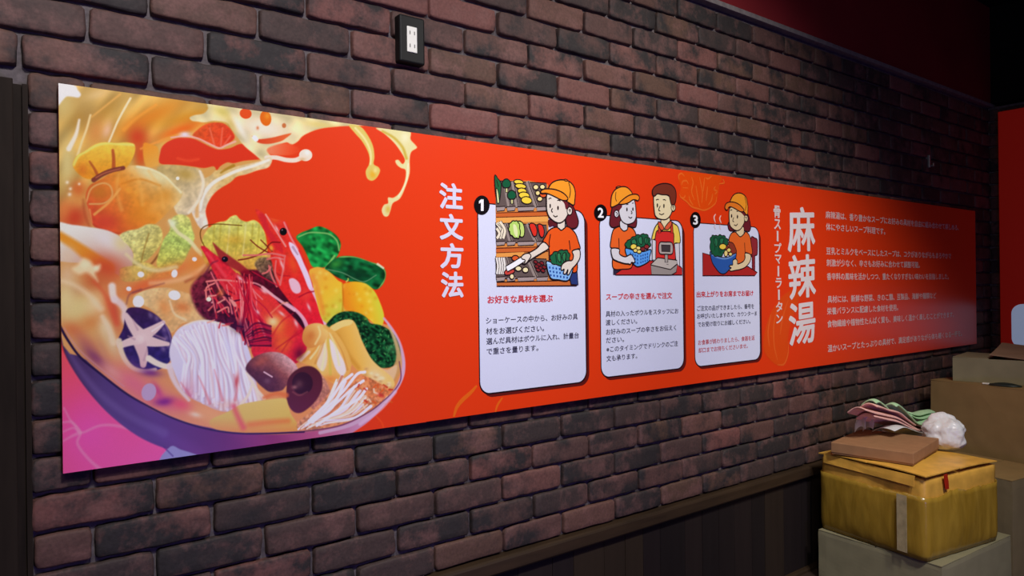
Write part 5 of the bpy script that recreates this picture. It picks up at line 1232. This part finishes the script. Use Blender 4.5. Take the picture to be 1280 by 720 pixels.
for cx, cy, rx, ry, c_ in ((288, 470, 26, 22, (250, 216, 80)), (312, 520, 14, 24, (250, 226, 140)), (334, 496, 15, 16, (250, 224, 120)), (346, 526, 13, 14, (250, 224, 130)), (330, 464, 8, 7, (236, 130, 90))): n.ell(cx, cy, rx, ry, c_, K, 0, .0034)
n.poly([(456, 518), (496, 530), (494, 576), (462, 620), (420, 640), (380, 648), (348, 654), (338, 640), (352, 630), (336, 620), (346, 608), (362, 606), (364, 574), (384, 562), (398, 578), (400, 600), (440, 582), (456, 552)], (236, 214, 168), K)
n.poly([(338, 188), (370, 172), (420, 190), (448, 230), (452, 270), (440, 310), (414, 344), (384, 348), (352, 326), (338, 290)], (236, 214, 168), K)
n.poly([(410, 180), (448, 206), (470, 236), (452, 244), (436, 226), (416, 206)], HAIR)
n.ell(462, 258, 14, 24, (236, 214, 168), K); n.line([(456, 252), (466, 250), (462, 268)], K, .003)
n.ell(354, 240, 5, 15, K); n.ell(398, 246, 5, 15, K); n.line([(344, 200), (352, 194), (358, 196)], K, .0034); n.line([(390, 204), (402, 206)], K, .0034); n.line([(370, 250), (362, 276), (372, 284)], K, .0036); n.line([(372, 306), (388, 312), (400, 298)], K, .0036)
n.poly([(344, 142), (352, 108), (372, 80), (402, 68), (434, 74), (462, 100), (474, 150), (476, 196), (470, 232), (444, 206), (410, 176), (376, 150)], CAPC, K); n.line([(452, 96), (464, 150), (456, 200)], K, .0032)
n.poly([(304, 168), (314, 146), (340, 136), (374, 138), (410, 154), (440, 184), (446, 204), (420, 208), (384, 188), (350, 172), (332, 176), (322, 196), (308, 190)], (240, 128, 40), K)
n.build('illustration', c3)

# ------------------------------------------------------------------ wall fittings
outlet = empty('wall_outlet', (0.7705, 0.02, 1.767), 0, 'black wall outlet plate with white twin sockets above the poster', 'outlet')
bm = bmesh.new(); bx(bm, -0.037, 0.037, -0.024, 0.006, 0.0, 0.121, 0.005, 3)
obj('cover_plate', bm, M['black_plastic'], outlet, smooth=False)
bm = bmesh.new(); bx(bm, -0.0165, 0.0125, -0.0265, -0.02, 0.027, 0.093, 0.0015, 2)
soc = obj('socket_block', bm, M['ivory'], outlet)
for zc in (0.0435, 0.0765):
    for dx in (-0.0085, 0.0045):
        bm = bmesh.new(); bx(bm, dx - 0.0012, dx + 0.0012, -0.0268, -0.024, zc - 0.0045, zc + 0.0045)
        s_ = obj('slot', bm, M['slot'], soc)
tab = empty('wall_hook', (3.826, 0.022, 1.786), 0, 'tiny pale metal hook on dark brick above the right end of poster', 'hook')
bm = bmesh.new(); bx(bm, -0.008, 0.008, -0.010, 0.012, 0.0, 0.066, 0.003, 2); obj('plate', bm, M['metal'], tab)
bm = bmesh.new(); bx(bm, -0.005, 0.005, -0.026, -0.009, 0.004, 0.012, 0.002, 2); bx(bm, -0.005, 0.005, -0.028, -0.022, 0.004, 0.022, 0.002, 2)
obj('prong', bm, M['metal'], tab)

# back-lit red sign on the right wall
sign = empty('red_sign_board', (XR, -0.75, 0.80), 0, 'red sign board with pale rounded emblem on the right wall behind boxes', 'sign')
def sign_mat(name, col, e):
    m, nt, b = new_mat(name); b.inputs['Base Color'].default_value = l4(col); b.inputs['Roughness'].default_value = 0.5
    n = node(nt, 'ShaderNodeTexNoise'); n.inputs['Scale'].default_value = 2.5
    mr = node(nt, 'ShaderNodeMapRange'); mr.inputs['To Min'].default_value = 0.8; mr.inputs['To Max'].default_value = 1.2
    s = node(nt, 'ShaderNodeVectorMath', operation='SCALE'); s.inputs[0].default_value = l4(col)[:3]
    nt.links.new(n.outputs['Fac'], mr.inputs[0]); nt.links.new(mr.outputs[0], s.inputs['Scale']); nt.links.new(s.outputs[0], b.inputs['Base Color'])
    b.inputs['Emission Color'].default_value = l4(col); b.inputs['Emission Strength'].default_value = e
    return m
bm = bmesh.new(); bx(bm, -0.02, 0.006, -0.719, 0.719, -0.02, 1.376, 0.004, 2)
obj('panel', bm, sign_mat('lit_red_sign', (190, 30, 16), SIGN_E[0]), sign)
bm = bmesh.new()
P = round_rect(-0.30, 0.662, 0.012, 0.262, 0.055)
a = [bm.verts.new((-0.0225, y, z)) for y, z in P]; b2 = [bm.verts.new((-0.0195, y, z)) for y, z in P]
bm.faces.new(a); bm.faces.new(list(reversed(b2)))
for i in range(len(P)): bm.faces.new((a[i], a[(i + 1) % len(P)], b2[(i + 1) % len(P)], b2[i]))
obj('emblem', bm, sign_mat('lit_pale_emblem', (190, 208, 240), SIGN_E[1]), sign)

# ------------------------------------------------------------------ boxes
def crumple(sx, sy, sz, amp, seed, cuts=12, bulge=0.0, rad=0.012):
    """softened carton: local x to the right, y to the back, z up from the base"""
    b = bmesh.new(); bmesh.ops.create_cube(b, size=1.0)
    bmesh.ops.subdivide_edges(b, edges=b.edges[:], cuts=cuts, use_grid_fill=True)
    for v in b.verts:
        p = v.co.copy() + Vector((0.5, 0.5, 0.5))
        q = Vector((p.x * sx, p.y * sy, p.z * sz))
        c = Vector((min(max(q.x, rad), sx - rad), min(max(q.y, rad), sy - rad), min(max(q.z, rad), sz - rad)))
        d = q - c
        if d.length > 1e-6:
            n_out = Vector((max(-1, min(1, d.x / rad)), max(-1, min(1, d.y / rad)), max(-1, min(1, d.z / rad))))
            dd = d.normalized() * rad
            q = c + (dd if sum(abs(x) > 1e-6 for x in d) > 1 else d)
        bl = math.sin(p.x * math.pi) * math.sin(p.y * math.pi) + math.sin(p.z * math.pi) * math.sin((p.x if abs(p.y - .5) > .45 else p.y) * math.pi)
        nrm = Vector((0 if abs(p.x - .5) < .495 else (p.x - .5) * 2, 0 if abs(p.y - .5) < .495 else (p.y - .5) * 2, 0 if p.z < .99 else 1))
        q += nrm * bulge * max(0, bl)
        s = Vector((seed, seed * 2.3, seed * 0.7))
        k = amp * (noise.noise(q * 9 + s) + 0.5 * noise.noise(q * 22 + s))
        if p.z > 0.01: q += Vector((k, amp * noise.noise(q * 9 - s), amp * 0.6 * noise.noise(q * 8 + s * 3)))
        v.co = q
    return b

def sheet(pts, t=0.003, bend=0.0):
    """thin cardboard flap through four corner points"""
    b = bmesh.new(); P = [Vector(p) for p in pts]; n = (P[1] - P[0]).cross(P[3] - P[0]).normalized() * t
    N = 6; lo, hi = [], []
    for i in range(N + 1):
        u = i / N; A = P[0].lerp(P[1], u); B = P[3].lerp(P[2], u)
        for j in range(3):
            q = A.lerp(B, j / 2) + n.normalized() * bend * math.sin(u * math.pi) + n.normalized() * 0.0015 * noise.noise(A * 30 + Vector((j, 0, 0)))
            lo.append(b.verts.new(q)); hi.append(b.verts.new(q + n))
    f = lambda g, i, j: g[i * 3 + j]
    for i in range(N):
        for j in range(2):
            b.faces.new((f(lo, i, j), f(lo, i, j + 1), f(lo, i + 1, j + 1), f(lo, i + 1, j)))
            b.faces.new((f(hi, i, j), f(hi, i + 1, j), f(hi, i + 1, j + 1), f(hi, i, j + 1)))
    for i in range(N):
        b.faces.new((f(lo, i, 0), f(lo, i + 1, 0), f(hi, i + 1, 0), f(hi, i, 0)))
        b.faces.new((f(lo, i, 2), f(hi, i, 2), f(hi, i + 1, 2), f(lo, i + 1, 2)))
    for i in (0, N):
        for j in range(2): b.faces.new((f(lo, i, j), f(hi, i, j), f(hi, i, j + 1), f(lo, i, j + 1)))
    return b

R = math.radians
# low grey carton on the floor
g = empty('cardboard_box', (2.548, -0.533, 0.0), R(-3.5), 'low grey cardboard box on the floor beneath the yellow taped box', 'box', 'cardboard boxes piled in the corner')
obj('body', crumple(0.545, 0.475, 0.196, 0.0015, 3.1, rad=0.005), M['card_grey'], g, smooth=False)
obj('flap', sheet([(0.001, 0.002, 0.1955), (0.544, 0.002, 0.1955), (0.544, 0.235, 0.1955), (0.001, 0.235, 0.1955)]), M['card_grey'], g)
obj('flap', sheet([(0.001, 0.240, 0.1955), (0.544, 0.240, 0.1955), (0.544, 0.473, 0.1955), (0.001, 0.473, 0.1955)]), M['card_grey'], g)

# yellow taped parcel
def tape_mat():
    m, nt, b = new_mat('yellow_packing_tape')
    tc = node(nt, 'ShaderNodeTexCoord'); mp = node(nt, 'ShaderNodeMapping'); mp.inputs['Scale'].default_value = (14, 14, 3)
    n = node(nt, 'ShaderNodeTexNoise'); n.inputs['Scale'].default_value = 1.6; n.inputs['Detail'].default_value = 7; n.inputs['Distortion'].default_value = 1.0
    r = node(nt, 'ShaderNodeValToRGB'); r.color_ramp.elements[0].position = 0.3; r.color_ramp.elements[1].position = 0.75
    r.color_ramp.elements[0].color = l4((146, 114, 36)); r.color_ramp.elements[1].color = l4((172, 138, 52))
    nt.links.new(tc.outputs['Object'], mp.inputs[0]); nt.links.new(mp.outputs[0], n.inputs['Vector'])
    nt.links.new(n.outputs['Fac'], r.inputs[0]); nt.links.new(r.outputs[0], b.inputs['Base Color'])
    mp2 = node(nt, 'ShaderNodeMapping'); mp2.inputs['Scale'].default_value = (26, 26, 9)
    n2 = node(nt, 'ShaderNodeTexNoise'); n2.inputs['Scale'].default_value = 1; n2.inputs['Detail'].default_value = 4
    nt.links.new(tc.outputs['Object'], mp2.inputs[0]); nt.links.new(mp2.outputs[0], n2.inputs['Vector'])
    bp = node(nt, 'ShaderNodeBump'); bp.inputs['Strength'].default_value = 0.45; bp.inputs['Distance'].default_value = 0.005
    nt.links.new(n2.outputs['Fac'], bp.inputs['Height']); nt.links.new(bp.outputs[0], b.inputs['Normal'])
    b.inputs['Roughness'].default_value = 0.2; b.inputs['Specular IOR Level'].default_value = 0.5
    return m
M['tape'] = tape_mat()
M['kraft'] = plain('yellow_kraft', (222, 170, 72), 0.42, 0.45, 18, 0.18, 0.25)
M['gloss_highlight'] = plain('painted_highlight', (182, 166, 128), 0.14, 0.6, 40, 0.15, 0.3)  # pale colour imitates a lamp's gloss highlight
YX, YY, YZ = 0.455, 0.425, 0.294
yb = empty('parcel_box', (2.54, -0.480, 0.200), R(-9.0), 'crumpled cardboard box wrapped in shiny yellow tape on the low grey box', 'box', 'cardboard boxes piled in the corner')
obj('body', crumple(YX, YY, YZ, 0.005, 5.7, cuts=20, bulge=0.006, rad=0.014), M['kraft'], yb, smooth=True)
# tape wound round the lower part, ragged upper edge
b = bmesh.new(); rim = []
def ring_pt(u):
    L = 2 * (YX + YY); d = (u % 1.0) * L
    if d < YX: return (d, -1, 0)
    if d < YX + YY: return (YX, d - YX, 1)
    if d < 2 * YX + YY: return (2 * YX + YY - d, YY, 2)
    return (0, L - d, 3)
NU = 176; NV = 12; grid = []
for i in range(NU):
    u = i / NU; x, y, s = ring_pt(u)
    if s == 0: y = 0.0
    r0 = 0.02
    # round the corners off
    cx = min(max(x, r0), YX - r0); cy = min(max(y, r0), YY - r0); d = Vector((x - cx, y - cy))
    if abs(d.x) > 1e-6 and abs(d.y) > 1e-6: d = d.normalized() * r0
    top = 0.225 + 0.014 * noise.noise(Vector((x * 9, y * 9, 4))) + 0.006 * noise.noise(Vector((x * 40, y * 40, 1)))
    col = []
    for j in range(NV + 1):
        v = j / NV; z = -0.0 + top * v
        sag = 0.009 * math.sin(v * math.pi) * (0.5 + 0.5 * math.sin(u * math.pi * 8 - 1.2))
        k = 0.0095 + sag + 0.0022 * noise.noise(Vector((x * 30, y * 30, z * 14)))
        if v < 0.12: k -= 0.006 * (1 - v / 0.12)
        nx = d.normalized() if d.length > 1e-6 else Vector((0, 0))
        col.append(b.verts.new((cx + d.x + nx.x * k, cy + d.y + nx.y * k, z + 0.003)))
    grid.append(col)
for i in range(NU):
    for j in range(NV):
        A = grid[i]; B = grid[(i + 1) % NU]; b.faces.new((A[j], B[j], B[j + 1], A[j + 1]))
to = obj('tape_wrap', b, M['tape'], yb, smooth=True)
sd = to.modifiers.new('thick', 'SOLIDIFY'); sd.thickness = 0.0012; sd.offset = 1
# lifted top flaps, their edges standing off the faces
obj('flap', sheet([(-0.006, -0.010, 0.302), (-0.012, YY * 0.5, 0.309), (0.20, YY * 0.5, 0.3085), (0.20, -0.008, 0.3065)][::-1], 0.004, 0.003), M['kraft'], yb)
obj('flap', sheet([(-0.012, YY * 0.5 + 0.004, 0.308), (-0.008, YY + 0.006, 0.300), (0.20, YY + 0.004, 0.304), (0.20, YY * 0.5 + 0.004, 0.3085)][::-1], 0.004, 0.003), M['kraft'], yb)
obj('flap', sheet([(0.204, -0.010, 0.306), (YX - 0.004, -0.006, 0.300), (YX - 0.004, YY + 0.002, 0.300), (0.204, YY + 0.002, 0.305)], 0.004, 0.003), M['kraft'], yb)
obj('flap_edge', sheet([(-0.013, 0.03, 0.262), (-0.013, YY - 0.02, 0.270), (-0.010, YY - 0.02, 0.304), (-0.008, 0.03, 0.300)], 0.003, 0.002), M['kraft'], yb)
obj('red_stripe', sheet([(0.105, -0.0125, 0.245), (0.128, -0.0125, 0.245), (0.120, -0.0115, 0.300), (0.097, -0.0115, 0.300)], 0.001), M['red_ink'], yb)
obj('highlight_strip', sheet([(-0.0200, 0.090, 0.02), (-0.0200, 0.052, 0.02), (-0.0200, 0.052, 0.225), (-0.0200, 0.090, 0.225)], 0.001), M['gloss_highlight'], yb)  # gloss highlight on the left face, painted as a pale strip

# flat brown carton
fb = empty('flat_box', (2.613, -0.412, 0.5165), R(8.5), 'flat brown cardboard box lying on top of the yellow taped box', 'box', 'cardboard boxes piled in the corner')
b = bmesh.new(); bx(b, 0, 0.345, 0, 0.29, 0.0, 0.043, 0.002, 2); obj('tray', b, M['card_brown'], fb)
b = bmesh.new(); bx(b, -0.0025, 0.3475, -0.0025, 0.2925, 0.006, 0.0465, 0.0025, 2); obj('lid', b, M['card_brown'], fb)

# tall carton
tb = empty('cardboard_box', (3.515, -0.60, 0.0), R(-10), 'tall tan cardboard box standing in the corner behind the white bag', 'box', 'cardboard boxes piled in the corner')
obj('body', crumple(0.42, 0.545, 0.712, 0.002, 8.2, rad=0.005), M['card_tan'], tb)
obj('flap', sheet([(0.002, 0.002, 0.7115), (0.208, 0.002, 0.7115), (0.208, 0.543, 0.7115), (0.002, 0.543, 0.7115)], 0.003), M['card_tan'], tb)
obj('flap', sheet([(0.213, 0.002, 0.7115), (0.418, 0.002, 0.7115), (0.418, 0.543, 0.7115), (0.213, 0.543, 0.7115)], 0.003), M['card_tan'], tb)

# open-flap carton on it
ub = empty('cardboard_box', (3.705, -0.60, 0.7155), R(9), 'small grey tan cardboard box with raised top flap, standing on the tall box', 'box', 'cardboard boxes piled in the corner')
b = bmesh.new()
SX, SY, SZ, T = 0.30, 0.45, 0.112, 0.004
bx(b, 0, T, 0, SY, 0, SZ); bx(b, SX - T, SX, 0, SY, 0, SZ); bx(b, T, SX - T, 0, T, 0, SZ); bx(b, T, SX - T, SY - T, SY, 0, SZ); bx(b, T, SX - T, T, SY - T, 0, T)
obj('body', b, M['card_grey'], ub)
obj('flap', sheet([(0.001, 0.305, SZ), (0.299, 0.305, SZ), (0.299, SY - 0.001, SZ + 0.001), (0.001, SY - 0.001, SZ + 0.001)], 0.003), M['card_grey'], ub)
obj('flap', sheet([(0.0, 0.300, SZ + 0.022), (0.29, 0.298, SZ + 0.060), (0.29, 0.002, SZ + 0.030), (0.0, 0.090, SZ + 0.001)], 0.003, 0.004), M['card_inside'], ub)

# dark gadget in front of it
gd = empty('hand_tool', (3.60, -0.385, 0.7155), R(97), 'small dark oval gadget with pale tip lying on the tall cardboard box', 'tool')
b = bmesh.new()
pr = [(0.0, 0.0), (0.062, 0.0), (0.066, 0.003), (0.060, 0.007), (0.030, 0.014), (0.0, 0.017)]
for i in range(24):
    t0, t1 = 2 * math.pi * i / 24, 2 * math.pi * (i + 1) / 24
    for (r0, z0), (r1, z1) in zip(pr[:-1], pr[1:]):
        q = [(r0 * math.cos(t0), .45 * r0 * math.sin(t0), z0), (r1 * math.cos(t0), .45 * r1 * math.sin(t0), z1), (r1 * math.cos(t1), .45 * r1 * math.sin(t1), z1), (r0 * math.cos(t1), .45 * r0 * math.sin(t1), z0)]
        b.faces.new([b.verts.new(p) for p in q])
bmesh.ops.remove_doubles(b, verts=b.verts[:], dist=1e-5)
obj('body', b, plain('dark_green_plastic', (34, 42, 38), 0.4, 0.5, 30, 0.2), gd, smooth=True)
b = bmesh.new(); bx(b, 0.060, 0.088, -0.007, 0.007, 0.002, 0.009, 0.002, 2); obj('tip', b, M['ivory'], gd)

# carton to the right of the yellow one
rb = empty('cardboard_box', (3.150, -0.553, 0.0), R(-9), 'dark tan cardboard box on the floor right of the yellow taped box', 'box', 'cardboard boxes piled in the corner')
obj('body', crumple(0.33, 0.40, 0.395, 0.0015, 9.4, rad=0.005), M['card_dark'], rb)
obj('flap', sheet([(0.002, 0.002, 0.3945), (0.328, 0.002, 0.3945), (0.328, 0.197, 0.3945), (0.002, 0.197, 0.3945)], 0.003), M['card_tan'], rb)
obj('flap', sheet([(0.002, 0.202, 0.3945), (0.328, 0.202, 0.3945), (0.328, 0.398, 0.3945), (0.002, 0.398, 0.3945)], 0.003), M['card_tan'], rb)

# ------------------------------------------------------------------ plastic bag and folded cloths on the parcel
def bag_mat():
    m, nt, b = new_mat('white_plastic_film')
    b.inputs['Base Color'].default_value = l4((224, 226, 228)); b.inputs['Roughness'].default_value = 0.32
    b.inputs['Subsurface Weight'].default_value = 0.25; b.inputs['Subsurface Radius'].default_value = (0.02, 0.02, 0.02)
    tc = node(nt, 'ShaderNodeTexCoord'); n = node(nt, 'ShaderNodeTexNoise'); n.inputs['Scale'].default_value = 16; n.inputs['Detail'].default_value = 4; n.inputs['Distortion'].default_value = 2.0
    bp = node(nt, 'ShaderNodeBump'); bp.inputs['Strength'].default_value = 0.5; bp.inputs['Distance'].default_value = 0.006
    nt.links.new(tc.outputs['Object'], n.inputs['Vector']); nt.links.new(n.outputs['Fac'], bp.inputs['Height']); nt.links.new(bp.outputs[0], b.inputs['Normal'])
    return m
M['bag'] = bag_mat()
def blob(cx, cy, cz, rx, ry, rz, amp, seed, floor_z, sub=5):
    b = bmesh.new(); bmesh.ops.create_icosphere(b, subdivisions=sub, radius=1.0)
    s = Vector((seed, seed * 1.7, -seed))
    for v in b.verts:
        d = v.co.copy()
        k = 1 + amp * noise.noise(d * 1.6 + s) + amp * 0.5 * (0.5 - abs(noise.noise(d * 2.6 + s)) * 2) * 0.6 + amp * 0.10 * noise.noise(d * 7 + s)
        p = Vector((cx + d.x * rx * k, cy + d.y * ry * k, cz + d.z * rz * k))
        p.z = max(p.z, floor_z + 0.001 + 0.0006 * abs(d.x))
        v.co = p
    return b
BZ = 0.5125
bagroot = empty('plastic_bag', (2.98, -0.36, BZ), 0, 'crumpled white plastic bag spilling folded cloths on top of the yellow box', 'bag')
obj('pouch', blob(0.050, 0.01, 0.060, 0.074, 0.080, 0.074, 0.24, 2.3, 0.0), M['bag'], bagroot, smooth=True)
def fold_sheet(pix, Y, dy, off, wave, seed, n=14, thick=0.004):
    """a fold of thin material following a line seen at depth Y, spread dy to the back"""
    q = smooth_open([(1070 + p[0] / 8.0, 490 + p[1] / 8.0) for p in pix], 6)
    b = bmesh.new(); rows = []
    for i, (px, py) in enumerate(q):
        x, z = wall_at(px, py, Y); r = []
        for j in range(n):
            t = j / (n - 1)
            k = noise.noise(Vector((i * 0.05 + seed, t * 1.4, seed)))
            r.append(b.verts.new((x - off.x + 0.012 * t + wave * k, Y + dy * t - off.y + wave * noise.noise(Vector((i * .08, t, seed + 4))),
                                  z - off.z + wave * 1.1 * k + 0.012 * math.sin(t * math.pi) - 0.02 * t * t)))
        rows.append(r)
    for i in range(len(rows) - 1):
        for j in range(n - 1): b.faces.new((rows[i][j], rows[i + 1][j], rows[i + 1][j + 1], rows[i][j + 1]))
    return b
def add_fold(name, pix, Y, dy, wave, seed, mat, root, thick=0.004):
    o = obj(name, fold_sheet(pix, Y, dy, Vector(root.location), wave, seed), mat, root, smooth=True)
    m = o.modifiers.new('thick', 'SOLIDIFY'); m.thickness = thick; m.offset = 0
    m = o.modifiers.new('soft', 'SUBSURF'); m.levels = 1; m.render_levels = 1
    return o
add_fold('bag_mouth', [(385, 395), (470, 360), (560, 385), (680, 425), (800, 445), (900, 462), (960, 470)], -0.255, 0.10, 0.006, 3, M['bag'], bagroot, 0.002)
add_fold('bag_mouth', [(95, 380), (95, 280), (130, 245), (180, 290), (170, 380)], -0.175, 0.05, 0.005, 8, M['bag'], bagroot, 0.002)
pk = empty('pink_cloth', (2.86, -0.20, BZ), 0, 'folded pink cloths fanned out of the white bag mouth', 'cloth')
for k, pts in enumerate(([(105, 185), (200, 215), (330, 245), (440, 275), (560, 345), (640, 385)],
                         [(190, 250), (320, 282), (430, 305), (560, 365), (650, 392)],
                         [(215, 150), (270, 165), (340, 195), (440, 215), (520, 270), (610, 335)],
                         [(690, 400), (770, 400), (870, 350), (930, 310), (905, 275), (860, 300), (830, 345), (760, 370), (660, 350)])):
    add_fold('fold', pts, -0.235, 0.085, 0.005, 11 + k, M['pink'], pk, 0.0065)
gk = empty('green_cloth', (2.90, -0.19, BZ), 0, 'pale green cloth folded over the pink cloths in the bag', 'cloth')
for k, pts in enumerate(([(405, 150), (440, 140), (500, 190), (560, 255), (640, 330), (720, 315), (800, 275), (880, 255)],
                         [(205, 115), (245, 105), (290, 140), (330, 180)],
                         [(560, 225), (640, 235), (720, 215), (800, 205)],
                         [(560, 240), (620, 270), (690, 270), (780, 235)],
                         [(690, 330), (770, 330), (850, 290), (890, 275)])):
    add_fold('fold', pts, -0.222 if k else -0.237, 0.07, 0.004, 31 + k, M['green'], gk, 0.006)
